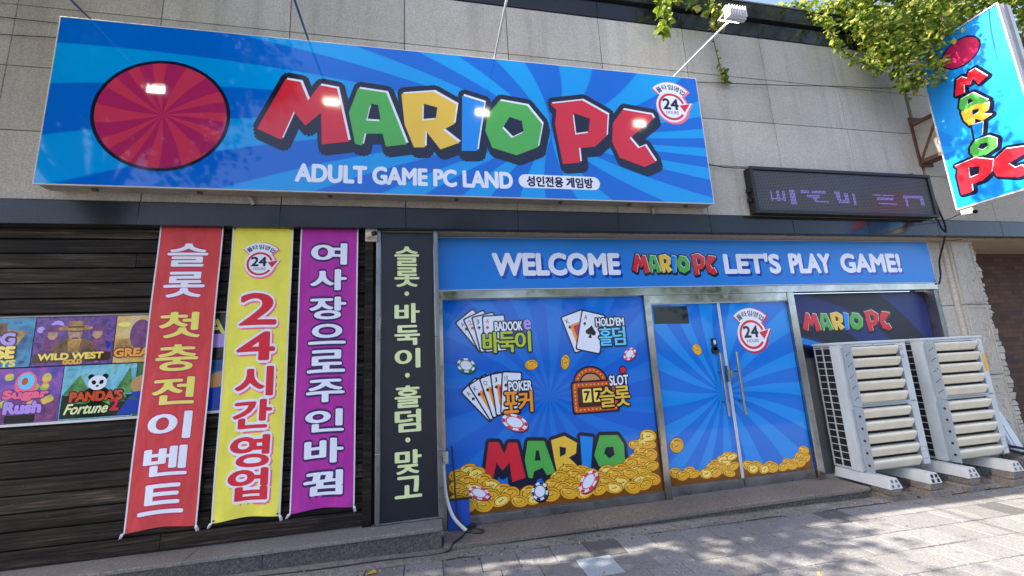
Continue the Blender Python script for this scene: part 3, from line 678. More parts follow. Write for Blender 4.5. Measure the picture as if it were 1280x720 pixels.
ns = thing('night_poster', 'dark navy poster with small colourful lettering in the bay behind the outdoor units', 'poster', (5.6, .32, -.12))
MB().box(4.468, 6.742, .322, .338, -.12, .688, 'star_face').build('poster_sheet', ns)
ink = Ink(on_wall(.3215)); fm_ = fit(LOGO, 'MARIOPC', 4.66, 6.08, .175, .46)
for i, k in enumerate(order): letter(ink, fm_[k], LCOL[k], 1 if i % 2 else 1.02, .02, (.003, -.012), shine=(-.006, -.006))
ink.poly([(4.47, .17), (5.2, -.03), (5.0, -.06), (4.47, .1)], .5, 'p_blue')
ink.build('logo_lettering', ns)

vs_ = thing('vertical_sign_board', 'tall narrow black sign board with pale yellow Korean lettering beside the window', 'sign', (-.17, .1, -1.34))
MB().box(-.43, .082, .072, .092, -1.34, 1.38, 'film').build('panel', vs_)
vf = MB()
vf.box(-.475, -.432, .045, .13, -1.345, 1.384, 'steel_dull'); vf.box(.084, .125, .04, .16, -1.345, 1.384, 'steel_dull'); vf.box(-.431, .083, .055, .10, 1.366, 1.384, 'steel_dull'); vf.box(-.431, .083, .05, .10, -1.345, -1.33, 'steel_dull')
for zz in (.3, -.75):
    vf.box(-.478, -.429, .042, .132, zz, zz + .008, 'steel'); vf.box(.081, .128, .037, .162, zz, zz + .008, 'steel')
vf.build('frame', vs_, bevel=.006)
ink = Ink(on_wall(.0715))
for ch, (a, b) in zip('슬롯바둑이홀덤맞고', [(1.217, 1.023), (1.002, .811), (.638, .452), (.421, .235), (.196, .018), (-.154, -.349), (-.375, -.569), (-.736, -.938), (-.965, -1.143)]):
    ink.text(ch, -.294, -.073, b, a, 1, 'p_cream', bold=.010, flat=.45)
for zz in (.738, -.054, -.644): ink.poly(circ(-.186, zz, .022), 1, 'p_cream')
ink.build('lettering', vs_)

def banner(label, x0, x1, z0, z1, cloth, draw, sway):
    t_ = thing('banner', label, 'banner', ((x0 + x1) / 2, .05, z0), 'vertical cloth banners on the plank wall')
    mb = MB(); nx, nz = 10, 40; ph = rng.uniform(0, 6)
    def F(u, v, l):
        s_ = (v - z0) / (z1 - z0); sx = sway * (1 - s_)
        y = .052 + .0035 * math.sin(u * 16 + ph + v * 1.3) * (1.15 - s_) + .005 * math.sin(v * 5 + ph) - .012 * math.exp(-((s_ - .0) / .05) ** 2) * math.sin((u - x0) / (x1 - x0) * 9)
        return (u + sx, y - l, v + .02 * (1 - s_) * math.sin((u - x0) / (x1 - x0) * math.pi))
    def grid(a, b, c, d, m, l, nx, nz):
        vs = [F(a + (b - a) * i / nx, c + (d - c) * j / nz, l) for j in range(nz + 1) for i in range(nx + 1)]
        mb.add(vs, [(j * (nx + 1) + i, j * (nx + 1) + i + 1, (j + 1) * (nx + 1) + i + 1, (j + 1) * (nx + 1) + i) for j in range(nz) for i in range(nx)], m)
    grid(x0, x1, z0, z1, cloth, 0, nx, nz); grid(x0, x0 + .012, z0, z1, 'hem', .0012, 1, nz); grid(x1 - .012, x1, z0, z1, 'hem', .0012, 1, nz)
    o = mb.build('cloth', t_, smooth=True)
    k = Ink(F, .04); draw(k); k.build('lettering', t_)
    for u, v, dx, dz in ((x0, z1, -.02, .02), (x1, z1, .02, .02), (x0, z0, -.035, -.05), (x1, z0, .005, -.06)):
        a = F(u, v, .002); tm = MB(); 
        dx, dz = dx * .7, dz * .7
        tm.hexa([(a[0] - .009, .040, a[2] - .008), (a[0] + .009, .040, a[2] - .004), (a[0] + dx + .010, .066, a[2] + dz), (a[0] + dx - .010, .066, a[2] + dz - .006),
                 (a[0] - .009, .043, a[2] + .008), (a[0] + .009, .043, a[2] + .010), (a[0] + dx + .010, .070, a[2] + dz + .014), (a[0] + dx - .010, .070, a[2] + dz + .008)], 'hem')
        tm.tube([(a[0] + dx, .06, a[2] + dz), (a[0] + dx, .108, a[2] + dz)], .004, 'cable', 6); tm.build('corner_tab', t_)
        sx_, sz_ = (.02 if u == x0 else -.02), (.02 if v == z0 else -.02); e_ = F(u + sx_, v + sz_, .002)
        em = MB(); em.tube([(e_[0], e_[1], e_[2]), (e_[0], e_[1] - .002, e_[2])], .009, 'steel_dull', 12); em.tube([(e_[0], e_[1] - .002, e_[2]), (e_[0], e_[1] - .0026, e_[2])], .0045, 'black', 10); em.build('eyelet', t_)
def draw_red(k):
    Z = [(1.231, 1.02), (.963, .736), (.595, .375), (.309, .088), (.028, -.192), (-.261, -.475), (-.538, -.765), (-.837, -1.061)]
    for i, (ch, (a, b)) in enumerate(zip('슬롯첫충전이벤트', Z)):
        k.text(ch, -2.257, -1.96, b, a, 2.5, 'p_paleyellow' if 2 <= i <= 4 else 'p_white', bold=.0135, flat=.35, line=('p_crimson', .018, .8))
def draw_yel(k):
    badge(k, -1.515, 1.04, .13, 1, 'p_pink')
    Z = [(.755, .468), (.395, .147), (.084, -.165), (-.205, -.44), (-.506, -.762), (-.779, -1.028)]
    for ch, (a, b) in zip('24시간영업', Z): k.text(ch, -1.645, -1.36, b, a, 3.2, 'p_red', bold=.015, flat=.45, line=('p_white', .03, 1.6))
    for ch, (a, b) in zip('24시간영업', Z): k.text(ch, -1.633, -1.348, b - .014, a - .014, .2, 'p_pink', bold=.032)
def draw_mag(k):
    Z = [(1.239, 1.033), (.977, .781), (.707, .502), (.448, .27), (.205, .009), (-.064, -.259), (-.33, -.516), (-.585, -.786), (-.857, -1.054)]
    for ch, (a, b) in zip('여사장으로주인바뀜', Z): k.text(ch, -1.06, -.76, b, a, 2.5, 'p_white', bold=.014, flat=.4, line=('p_purple_dk', .026, .8))
banner('red vertical banner with white and yellow Korean lettering hanging on the planks', -2.354, -1.838, -1.17, 1.398, 'cloth_red', draw_red, -.035)
banner('yellow vertical banner with red Korean lettering and round clock badge', -1.762, -1.237, -1.168, 1.40, 'cloth_yellow', draw_yel, -.005)
banner('magenta vertical banner with white Korean lettering next to the black sign board', -1.173, -.646, -1.165, 1.404, 'cloth_magenta', draw_mag, 0)
# ------------------------------------------------------------------ strip of game posters on the planks
def poster(label, x0, x1, z0, z1, bgm, draw):
    t_ = thing('game_poster', label, 'poster', ((x0 + x1) / 2, .095, z0), 'game posters pasted on the plank wall')
    MB().box(x0 + .002, x1 - .002, .0925, .0965, z0 + .002, z1 - .002, bgm).build('sheet', t_)
    k = Ink(on_wall(.092)); draw(k, x0, x1, z0, z1); k.build('print', t_)
def d_house(k, x0, x1, z0, z1):
    k.poly([(x0 + .1, z1 - .04), (x1 - .05, z1 - .12), (x1 - .12, z1 - .25), (x0 + .1, z1 - .3)], 1, 'po_hat'); k.poly([(x1 - .36, z1 - .05), (x1 - .2, z1 - .04), (x1 - .16, z1 - .22), (x1 - .36, z1 - .24)], 1.5, 'po_coat')
    k.text('DOG', x1 - .43, x1 - .13, z0 + .19, z0 + .28, 3, 'p_lilac', bold=.008, line=('p_navy', .02, 1.7)); k.text('HOUSE', x1 - .52, x1 - .12, z0 + .08, z0 + .17, 3, 'p_gold_lt', bold=.008, line=('p_navy', .02, 1.7)); k.text('DAYS', x1 - .33, x1 - .1, z0 + .01, z0 + .06, 3, 'p_paleyellow', bold=.004)
def d_west(k, x0, x1, z0, z1):
    cx = (x0 + x1) / 2
    for i in range(9): k.poly(circ(x0 + rng.uniform(.04, x1 - x0 - .04), rng.uniform(z0 + .12, z1 - .05), rng.uniform(.02, .05), n=12), .2 + i * .06, rng.choice(('p_purple', 'p_lilac', 'p_shadow')))
    for dx in (-.16, .16):
        k.poly([(cx + dx - .09, z0 + .08), (cx + dx + .09, z0 + .08), (cx + dx + .05, z0 + .24), (cx + dx - .05, z0 + .24)], 1, 'po_mauve'); k.poly(circ(cx + dx, z0 + .26, .035, .045), 1.2, 'po_skin'); k.poly(circ(cx + dx, z0 + .295, .075, .016), 1.4, 'po_mauve'); k.poly(rrect(cx + dx, z0 + .315, .07, .05, .015), 1.5, 'po_mauve')
    k.poly([(cx - .18, z0 + .07), (cx + .18, z0 + .07), (cx + .13, z0 + .19), (cx + .05, z0 + .23), (cx - .05, z0 + .23), (cx - .13, z0 + .19)], 2, 'po_coat'); k.poly([(cx - .03, z0 + .07), (cx + .03, z0 + .07), (cx + .05, z0 + .22), (cx - .05, z0 + .22)], 2.2, 'po_hat')
    k.poly(circ(cx, z0 + .265, .05, .062), 2.4, 'po_skin'); k.poly(circ(cx, z0 + .31, .125, .022), 2.6, 'po_hat'); k.poly(rrect(cx, z0 + .34, .11, .06, .02), 2.8, 'po_hat')
    k.poly(rrect(cx, z0 + .225, .05, .014, .006), 2.5, 'p_dkbrown'); k.poly(rrect(cx, z0 + .32, .115, .016, .004), 2.9, 'p_dkbrown'); k.poly(circ(cx, z0 + .292, .055, .018), 2.5, 'p_dkbrown')
    k.poly(rrect(cx, z0 + .065, x1 - x0 - .03, .075, .015), 3, 'p_dkbrown')
    k.text('WILD WEST', x0 + .05, x1 - .07, z0 + .05, z0 + .10, 4, 'p_gold_lt', bold=.004); k.text('GOLD', cx - .06, cx + .07, z0 + .01, z0 + .045, 4, 'p_gold', bold=.004)
def d_desert(k, x0, x1, z0, z1):
    k.poly([(x0 + .01, z0 + .1), (x1 - .01, z0 + .12), (x1 - .01, z0 + .25), (x0 + .01, z0 + .2)], 1, 'po_hat'); k.poly(circ(x0 + .19, z0 + .24, .08, .13), 1.5, 'po_mauve'); k.poly(circ(x0 + .06, z0 + .33, .05, .02), 1.2, 'p_paleyellow')
    k.text('GREAT', x0 + .01, x0 + .33, z0 + .055, z0 + .12, 3, 'p_orange', bold=.005, line=('p_dkbrown', .014, 1.7))
def d_black(k, x0, x1, z0, z1):
    k.text('ALL', x1 - .45, x1 - .12, z1 - .18, z1 - .06, 2, 'p_paleyellow', bold=.006); k.poly(rrect((x0 + x1) / 2, z0 + .16, x1 - x0 - .06, .12, .02), 2, 'p_lilac')
def d_candy(k, x0, x1, z0, z1):
    cx = x0 + .33
    k.poly([(x0 + .01, z0 + .01), (x1 - .01, z0 + .01), (x1 - .01, z0 + .2), (x0 + .01, z0 + .16)], .6, 'po_mauve')
    for i in range(14): k.poly(rrect(rng.uniform(x0 + .05, x1 - .05), rng.uniform(z0 + .1, z1 - .06), .06, .055, .02, rng.uniform(0, 90)), .9 + i * .04, 'po_sweet')
    k.poly(circ(cx, z0 + .31, .075, .1), 1.5, 'p_pink'); k.poly(circ(cx, z0 + .33, .055, .065), 2, 'p_sky'); k.poly(circ(cx - .01, z0 + .33, .022, .03), 2.3, 'p_orange_red')
    k.text('Sugar', cx - .14, cx + .16, z0 + .18, z0 + .26, 3.6, 'p_pink', bold=.007, line=('p_purple', .014, 2.5)); k.text('Rush', cx - .12, cx + .12, z0 + .08, z0 + .165, 3.6, 'p_lilac', bold=.008, line=('p_purple', .014, 2.5))
    k.poly(rrect(cx - .01, z0 + .035, .2, .06, .01), 3, 'p_black')
def d_panda(k, x0, x1, z0, z1):
    cx, cz = x0 + .25, z1 - .15
    k.poly([(x0 + .01, z0 + .2), (x0 + .12, z1 - .08), (x0 + .2, z0 + .22)], .6, 'po_leaf'); k.poly([(x1 - .16, z0 + .18), (x1 - .05, z1 - .03), (x1 - .01, z0 + .2)], .6, 'po_leaf')
    k.poly([(x0 + .01, z0 + .01), (x1 - .01, z0 + .01), (x1 - .01, z0 + .18), (x0 + .01, z0 + .2)], 1, 'p_navy_green')
    k.poly(circ(cx, cz - .10, .10, .07), 1.3, 'p_black')
    for s_ in (-1, 1): k.poly(circ(cx + s_ * .05, cz + .05, .022), 1.5, 'p_black')
    k.poly(circ(cx, cz, .066, .06), 1.8, 'p_white')
    for s_ in (-1, 1): k.poly(circ(cx + s_ * .027, cz + .004, .015, .019, rot=s_ * -25), 2.1, 'p_black')
    k.poly(circ(cx, cz - .026, .011, .008), 2.1, 'p_black')
    for i in range(10): a = rng.uniform(x0 + .02, x1 - .02); b = z0 + rng.uniform(.12, .2); k.poly([(a, b), (a + .05, b + .012), (a + rng.uniform(.06, .1), b + rng.uniform(-.04, .06))], 1.35 + i * .03, rng.choice(('p_green', 'p_dkgreen')))
    k.text("PANDA'S", x0 + .07, x1 - .09, z0 + .145, z0 + .22, 3.6, 'p_orange_red', bold=.006, line=('p_black', .014, 2.5)); k.text('Fortune', x0 + .05, x1 - .18, z0 + .045, z0 + .125, 3.6, 'p_cream', bold=.003, shear=.3); k.text('2', x1 - .165, x1 - .11, z0 + .06, z0 + .15, 3.6, 'p_red', bold=.006)
def d_blue(k, x0, x1, z0, z1):
    k.poly(circ(x1 - .32, z0 + .26, .1, .08), 1, 'p_tan'); k.poly([(x1 - .5, z0 + .02), (x1 - .2, z0 + .02), (x1 - .22, z0 + .22), (x1 - .4, z0 + .2)], 1.2, 'p_shadow')
    k.text('2000', x1 - .42, x1 - .2, z0 + .02, z0 + .07, 2, 'p_gold', bold=.004) if False else None
def busy(name, cols, scale):
    """crowded printed artwork: soft blotches of several inks"""
    m, t, p = base_mat(name)
    f = noise(t, scale, 5, .62)
    k = len(cols); t.links.new(ramp(t, f, [(.28 + .44 * i / (k - 1), lin(c)) for i, c in enumerate(cols)]), p.inputs['Base Color'])
    p.inputs['Roughness'].default_value = .3; M[name] = m
busy('po_blue', [(20, 44, 84), (40, 104, 150), (70, 150, 190), (28, 70, 120)], 7); busy('po_violet', [(24, 16, 60), (58, 36, 110), (120, 70, 150), (40, 40, 120), (180, 130, 170)], 9)
busy('po_sand', [(120, 80, 40), (206, 160, 80), (226, 196, 130), (110, 150, 190)], 5); busy('po_black', [(10, 10, 12), (28, 26, 24), (90, 80, 50)], 9)
busy('po_magenta', [(40, 36, 120), (84, 70, 170), (150, 80, 170), (60, 90, 190)], 8); busy('po_sky', [(40, 110, 90), (90, 170, 190), (130, 200, 220), (60, 130, 90)], 6); busy('po_deep', [(10, 30, 70), (30, 80, 150), (90, 140, 190)], 7)
busy('po_coat', [(30, 18, 12), (84, 54, 34), (130, 90, 56), (50, 32, 22)], 14); busy('po_hat', [(90, 62, 24), (170, 126, 58), (220, 180, 96)], 12); busy('po_skin', [(120, 84, 62), (190, 146, 112), (214, 178, 146)], 16); busy('po_mauve', [(50, 20, 70), (110, 50, 110), (150, 80, 140)], 14); busy('po_leaf', [(16, 60, 40), (60, 130, 60), (120, 170, 90)], 12); busy('po_sweet', [(200, 120, 40), (236, 196, 90), (150, 190, 60), (220, 90, 130)], 10)
P('p_navy_green', (16, 34, 30))
poster('blue sky poster cut off by the frame edge, beside the western poster', -3.79, -3.207, .184, .594, 'po_blue', d_house)
poster('violet western poster with a man in a wide brimmed hat', -3.205, -2.63, .184, .592, 'po_violet', d_west)
poster('sandy desert poster half hidden by the red banner', -2.628, -2.05, .184, .592, 'po_sand', d_desert)
poster('black poster seen in the slot between red and yellow banners', -2.048, -1.47, .184, .592, 'po_black', d_black)
poster('purple candy poster below the kennel poster', -3.54, -2.965, -.262, .178, 'po_magenta', d_candy)
poster('panda poster with bamboo leaves below the western poster', -2.963, -2.437, -.262, .178, 'po_sky', d_panda)
poster('deep blue poster below the black poster seen between the banners', -2.05, -1.47, -.268, .176, 'po_deep', d_blue)
poster('green poster almost wholly behind the red banner', -2.435, -2.052, -.264, .178, 'p_dkgreen', d_blue)
rl = MB().box(-7.0, -1.40, .088, .099, -.285, -.264, 'alu').box(-7.0, -1.40, .088, .099, .596, .606, 'galv').build('poster_rail', base=(-2.5, .09, -.285))
tag(rl, 'thin pale metal edging above and below the strip of game posters', 'rail')

# ------------------------------------------------------------------ led board
ld = thing('led_board', 'black dot matrix board with dim violet characters mounted on the stone facade', 'led sign', (5.25, -.05, 1.607))
lb = MB()
lb.box(3.843, 6.64, -.10, -.01, 1.607, 2.19, 'black').build('case', ld, bevel=.006)
lf = MB()
for a in ((3.838, 6.645, 1.600, 1.640), (3.838, 6.645, 2.155, 2.196), (3.838, 3.885, 1.641, 2.154), (6.60, 6.645, 1.641, 2.154)): lf.box(a[0], a[1], -.122, -.101, a[2], a[3], 'black')
lf.build('bezel', ld, bevel=.005)
MB().panel(3.886, 6.599, -.1015, 1.641, 2.154, 'led_face').build('screen', ld)
nx, nz = 128, 26; dm = MB(); on = MB()
def segs(px, pz):
    pats = [(4.085, 4.12, 1.77, 1.905), (4.175, 4.21, 1.77, 1.905), (4.26, 4.295, 1.77, 1.905), (4.12, 4.27, 1.775, 1.80), (4.365, 4.44, 1.73, 1.91),
            (4.54, 4.66, 1.88, 1.91), (4.70, 4.915, 1.88, 1.91), (4.62, 4.80, 1.82, 1.85), (4.72, 4.92, 1.76, 1.79), (4.70, 4.76, 1.79, 1.86),
            (5.04, 5.12, 1.87, 1.91), (5.07, 5.25, 1.76, 1.80), (5.19, 5.25, 1.79, 1.90), (5.30, 5.36, 1.745, 1.905), (5.06, 5.12, 1.8, 1.87),
            (5.64, 5.76, 1.88, 1.905), (5.80, 5.99, 1.88, 1.905), (5.68, 5.96, 1.82, 1.85), (5.70, 6.0, 1.755, 1.785),
            (6.135, 6.46, 1.86, 1.89), (6.15, 6.20, 1.745, 1.86), (6.41, 6.46, 1.76, 1.86)]
    return any(a <= px <= b and c <= pz <= d for a, b, c, d in pats)
for i in range(nx):
    for j in range(nz):
        cx = 3.9 + 2.69 * (i + .5) / nx; cz = 1.648 + .50 * (j + .5) / nz; r_ = .0058
        t_ = on if segs(cx, cz) else dm
        t_.panel(cx - r_, cx + r_, -.103, cz - r_, cz + r_, 'led_on' if t_ is on else 'led_off')
o = dm.build('dot_matrix', ld); on.build('lit_dots', ld)
for a in ((3.80, 3.84, 1.87), (3.80, 3.84, 1.75), (6.646, 6.69, 1.97), (6.646, 6.69, 1.85), (6.35, 6.42, 2.191)): MB().box(a[0], a[1], -.09, -.04, a[2], a[2] + (.05 if a[2] < 2.1 else .03), 'black').build('latch', ld, bevel=.003)

# ------------------------------------------------------------------ blade sign
bs = thing('projecting_sign', 'upright blue projecting sign with stacked multicoloured letters and leaf shadows on its face', 'sign', (6.73, -.33, 1.63))
MB().box(6.624, 6.83, -1.152, -.322, 1.632, 3.862, 'alu').box(6.70, 6.76, -1.158, -1.1525, 1.632, 3.862, 'galv').build('housing', bs, bevel=.004)
ed = MB()
for a in ((-1.16, -1.145, 1.622, 3.872), (-.33, -.315, 1.622, 3.872), (-1.145, -.33, 1.622, 1.637), (-1.145, -.33, 3.857, 3.872)): ed.box(6.615, 6.628, a[0], a[1], a[2], a[3], 'alu')
ed.build('trim', bs)
bf = lambda u, v, l: (6.6225 - l, -u, v)
mb = MB(); mb.quad((6.6228, -.33, 1.637), (6.6228, -1.145, 1.637), (6.6228, -1.145, 3.857), (6.6228, -.33, 3.857), 'blade_face'); mb.build('printed_face', bs)
ink = Ink(bf)
ink.poly(circ(.735, 3.545, .20, .185, n=36), 1.2, 'p_navy'); ink.poly(circ(.735, 3.545, .182, .168, n=36), 2, 'p_crimson'); ink.build('plain_roundel', bs)
ink = Ink(bf)
spec = dict(M=(.575, .90, 3.04, 3.26, 12), A=(.60, .86, 2.78, 2.99, 6), R=(.60, .87, 2.60, 2.83, -4), I=(.665, .775, 2.42, 2.60, 0), O=(.59, .85, 2.18, 2.40, 0), P=(.385, .755, 1.78, 2.20, -8), C=(.745, 1.09, 1.80, 2.15, -14))
for i, k in enumerate('MARIOPC'):
    a, b, c, d, ro = spec[k]; L = fit(LOGO, k, a, b, c, d)[k]; cu, cv = (a + b) / 2, (c + d) / 2; q, s_ = math.cos(R(ro)), math.sin(R(ro))
    L = [[(cu + (u - cu) * q - (v - cv) * s_, cv + (u - cu) * s_ + (v - cv) * q) for u, v in l] for l in L]
    letter(ink, L, LCOL[k], 2 if i % 2 else 2.02, .03, (.01, -.02), shine=(-.008, -.008))
ink.build('logo_lettering', bs)
br = MB()
br.box(6.72, 6.90, -.33, -.0, 2.98, 3.03, 'rust').box(6.72, 6.90, -.33, -.0, 2.42, 2.47, 'rust').box(6.70, 6.93, -.02, -.001, 2.38, 3.12, 'rust').tube([(6.74, -.32, 3.0), (6.74, -.02, 2.46)], .02, 'rust', 8)
br.box(6.735, 6.745, -.31, -.02, 2.475, 2.975, 'galv').box(6.72, 6.76, -.33, -.30, 2.47, 2.98, 'rust')
br.build('wall_bracket', bs)
sc = thing('security_camera', 'small cream security camera with dark lens below the projecting sign', 'camera', (6.66, -.39, 1.56))
MB().box(6.63, 6.72, -.46, -.34, 1.575, 1.628, 'box_cream').build('mount', sc, bevel=.006)
MB().tube([(6.66, -.35, 1.565), (6.64, -.47, 1.545)], .03, 'box_cream', 12).build('body', sc); MB().tube([(6.640, -.468, 1.5455), (6.638, -.485, 1.542)], .026, 'led_lens', 12).build('lens', sc)
wc = thing('wall_camera', 'small white camera on a square junction box between magenta banner and black board', 'camera', (-.52, .06, 1.27))
MB().box(-.578, -.467, .03, .066, 1.262, 1.40, 'box_cream').build('junction_box', wc, bevel=.006)
MB().tube([(-.545, .03, 1.30), (-.545, .0, 1.315), (-.50, -.03, 1.32)], [.022, .03, .027], 'box_cream', 12).build('body', wc); MB().tube([(-.50, -.03, 1.32), (-.468, -.05, 1.322)], .022, 'black', 12).build('lens_hood', wc)

# ------------------------------------------------------------------ outdoor units on plastic rails
def outdoor_unit(x0, label):
    w_, d0, d1, zb, zt = .985, -.064, .278, -1.385, .045; x1 = x0 + w_
    t_ = thing('outdoor_unit', label, 'air conditioner', (x0 + w_ / 2, .1, zb), 'outdoor air conditioning units beside the entrance')
    MB().box(x0 + .014, x1, d0, d1, zb, zt - .03, 'ac').build('casing', t_, bevel=.012)
    ld_ = MB().box(x0 - .006, x1 + .006, d0 - .008, d1 + .006, zt - .03, zt, 'ac').build('top_panel', t_, bevel=.008)
    MB().box(x0 + .0105, x0 + .0135, d0 + .115, d1 - .015, zb + .03, zt - .05, 'dark').build('coil', t_)
    gr = MB(); a, b = d0 + .11, d1 - .01; n_ = 17
    gr.box(x0, x0 + .0138, d0 + .004, a, zb + .004, zt - .032, 'ac')
    for y in (a, (a + b) / 2 - .006, b - .012): gr.box(x0 - .001, x0 + .010, y, y + .010, zb + .01, zt - .035, 'ac')
    for i in range(n_ + 1):
        z = zb + .02 + (zt - .06 - zb - .03) * i / n_; gr.box(x0 + .0005, x0 + .007, a + .001, b - .001, z, z + .008, 'ac')
    gr.build('coil_guard', t_)
    fr_ = MB().box(x0 + .03, x1 - .02, d0 - .004, d0 + .002, zb + .70, zb + .712, 'ac_bracket')
    fr_.build('front_seam', t_)
    gz_ = (zb - .005, zb + .695), (zb + .712, zt - .045)
    xa, xb = x0 + .045, x1 - .18
    for q, (c, d) in enumerate(gz_):
        gd = MB(); g2 = MB(); gd.box(xa - .006, xa + .002, d0 - .105, d0 - .001, c + (.0 if q == 0 else .0), d, 'ac_bracket')
        g2.hexa([(xb, d0 - .05, c + .02), (xb + .006, d0 - .05, c + .02), (xb + .006, d0 - .001, c + .01), (xb, d0 - .001, c + .01), (xb, d0 - .05, d - .02), (xb + .006, d0 - .05, d - .02), (xb + .006, d0 - .001, d), (xb, d0 - .001, d)], 'ac_bracket')
        gd.box(xa - .03, xa - .0065, d0 - .012, d0 - .001, c + .02, d - .02, 'ac_bracket')
        for i in range(5):
            zz = c + .085 + (d - c - .05) / 5 * i
            if q == 0: gd.tube([(xa - .0075, d0 - .06, zz), (xa - .0065, d0 - .06, zz)], .014, 'dark', 10)
            else:
                for e in range(3): gd.tube([(xa - .0075, d0 - .04 - .02 * e, zz - .02 + .016 * e), (xa - .0065, d0 - .04 - .02 * e, zz - .02 + .016 * e)], .0065, 'dark', 8)
        gd.build('guide_plate', t_, bevel=.002); g2.build('guide_plate', t_, bevel=.002)
        MB().box(xa + .003, xb - .002, d0 - .004, d0 - .001, c + .02, d - .01, 'dark').build('fan_opening', t_)
        pit = (d - c - .02) / 5
        for i in range(5):
            zc = c + .01 + pit * (i + .5); sl_ = MB()
            prof = [(-.012, .056), (-.084, .058), (-.100, .052), (-.104, .040), (-.100, .024), (-.068, -.034), (-.054, -.045), (-.012, -.048)]
            vs = [(xa + .003, d0 + y, zc + z) for y, z in prof] + [(xb - .075, d0 + y, zc + z) for y, z in prof] + [(xb - .006, d0 + y * .35 - .004, zc + z * .8 + .008) for y, z in prof]
            m_ = len(prof); fs = [tuple(range(m_))[::-1], tuple(range(2 * m_, 3 * m_))]
            for r_ in range(2): fs += [(r_ * m_ + j, r_ * m_ + (j + 1) % m_, (r_ + 1) * m_ + (j + 1) % m_, (r_ + 1) * m_ + j) for j in range(m_)]
            sl_.add(vs, fs, 'ac_slat'); sl_.build('louvre', t_, bevel=.002)
    mk = Ink(on_wall(d0 - .0005))
    mk.poly([circ(x1 - .09, zt - .10, .032), circ(x1 - .09, zt - .10, .026)], 1, 'p_orange_red'); mk.text('6', x1 - .10, x1 - .08, zt - .115, zt - .085, 1, 'ac_grey')
    mk.poly([circ(x1 - .085, zt - .20, .022), circ(x1 - .085, zt - .20, .016)], 1, 'ac_grey'); mk.poly(rrect(x1 - .085, zt - .2, .018, .004, .001), 1, 'ac_grey')
    mk.poly([rrect(x1 - .07, zb + .13, .10, .13, .01), rrect(x1 - .07, zb + .13, .092, .122, .008)], 1, 'ac_grey'); mk.poly(rrect(x1 - .07, zb + .15, .05, .004, .001), 1.2, 'ac_grey'); mk.poly(rrect(x1 - .07, zb + .715, .06, .01, .003), 1, 'dark')
    for q in (.1, .5, .9): mk.poly(circ(x0 + w_ * q, zt - .04, .006, n=8), 1, 'dark')
    mk.build('marks', t_)
    return t_
outdoor_unit(4.70, 'off white outdoor unit with cream louvres standing next to the printed door')
u2_ = outdoor_unit(5.935, 'off white outdoor unit with a yellow sticker standing next to the carved pillar')
MB().panel(6.86, 6.915, -.0655, -.40, -.19, 'sticker').build('warning_sticker', u2_)
rail_lab = ['white plastic rail beside the doorstep, under the grilled side of the first unit', 'white plastic rail with open square cells in its end under the first unit', 'white plastic rail in the gap under the second unit', 'white plastic rail under the far end of the second unit by the pillar']
for i, (xc, ye) in enumerate(((4.76, -.345), (5.30, -.345), (5.84, -.345), (6.51, -.34))):
    t_ = thing('support_rail', rail_lab[i], 'rail', (xc, -.03, -1.49), 'plastic support rails under the outdoor units')
    b = .085; tp = .052
    MB().hexa([(xc - b, ye, -1.49), (xc + b, ye, -1.49), (xc + b, .27, -1.49), (xc - b, .27, -1.49), (xc - tp, ye + .02, -1.388), (xc + tp, ye + .02, -1.388), (xc + tp, .27, -1.388), (xc - tp, .27, -1.388)], 'rail').build('body', t_, bevel=.004)
    ce = MB()
    for a_, c in ((-.036, -1.462), (.036, -1.462), (-.028, -1.418), (.028, -1.418)):
        h = .014 if i != 1 else .017
        f_ = lambda z: ye + (z + 1.49) / .102 * .02 - .0015
        ce.hexa([(xc + a_ - h, f_(c - h), c - h), (xc + a_ + h, f_(c - h), c - h), (xc + a_ + h, ye + .05, c - h), (xc + a_ - h, ye + .05, c - h), (xc + a_ - h, f_(c + h), c + h), (xc + a_ + h, f_(c + h), c + h), (xc + a_ + h, ye + .05, c + h), (xc + a_ - h, ye + .05, c + h)], 'ac_grey' if i != 1 else 'dark')
    ce.build('end_cells', t_)
    bt = thing('paving_block', ['stack of two pale blocks under the rail beside the doorstep', 'broken stone slab under the rail with open cells', 'pale block on a lump of mortar under the third rail', 'flat dark stone under the rail beside the pillar'][i], 'block', (xc, -.25, gz(xc)), 'blocks propping up the plastic rails')
    m1 = MB(); zt = -1.492; zb = gz(xc) - .01; mid = (zt + zb) / 2
    if i in (0, 2): m1.box(xc - .07, xc + .07, ye + .005, ye + .21, mid + .002, zt, 'step'); m1.box(xc - .075 if i == 0 else xc - .12, xc + .07 + .05 * (i == 2), ye + .01, ye + .23, zb, mid, 'step' if i == 0 else 'concrete')
    else:
        m1.hexa([(xc - .15, ye - .01, zb), (xc + .14, ye - .03, zb), (xc + .17, ye + .2, zb), (xc - .14, ye + .22, zb), (xc - .13, ye + .0, mid), (xc + .15, ye - .01, mid), (xc + .14, ye + .2, mid), (xc - .12, ye + .2, mid)], 'step')
        m1.hexa([(xc - .1, ye + .01, mid + .002), (xc + .1, ye + .02, mid + .002), (xc + .1, ye + .2, mid + .002), (xc - .1, ye + .2, mid + .002), (xc - .08, ye + .01, zt), (xc + .1, ye + .02, zt), (xc + .08, ye + .2, zt), (xc - .1, ye + .19, zt)], 'step')
    m1.build('blocks', bt, bevel=.008)
rb = MB()                                                   # loose stones and mortar lumps under the units
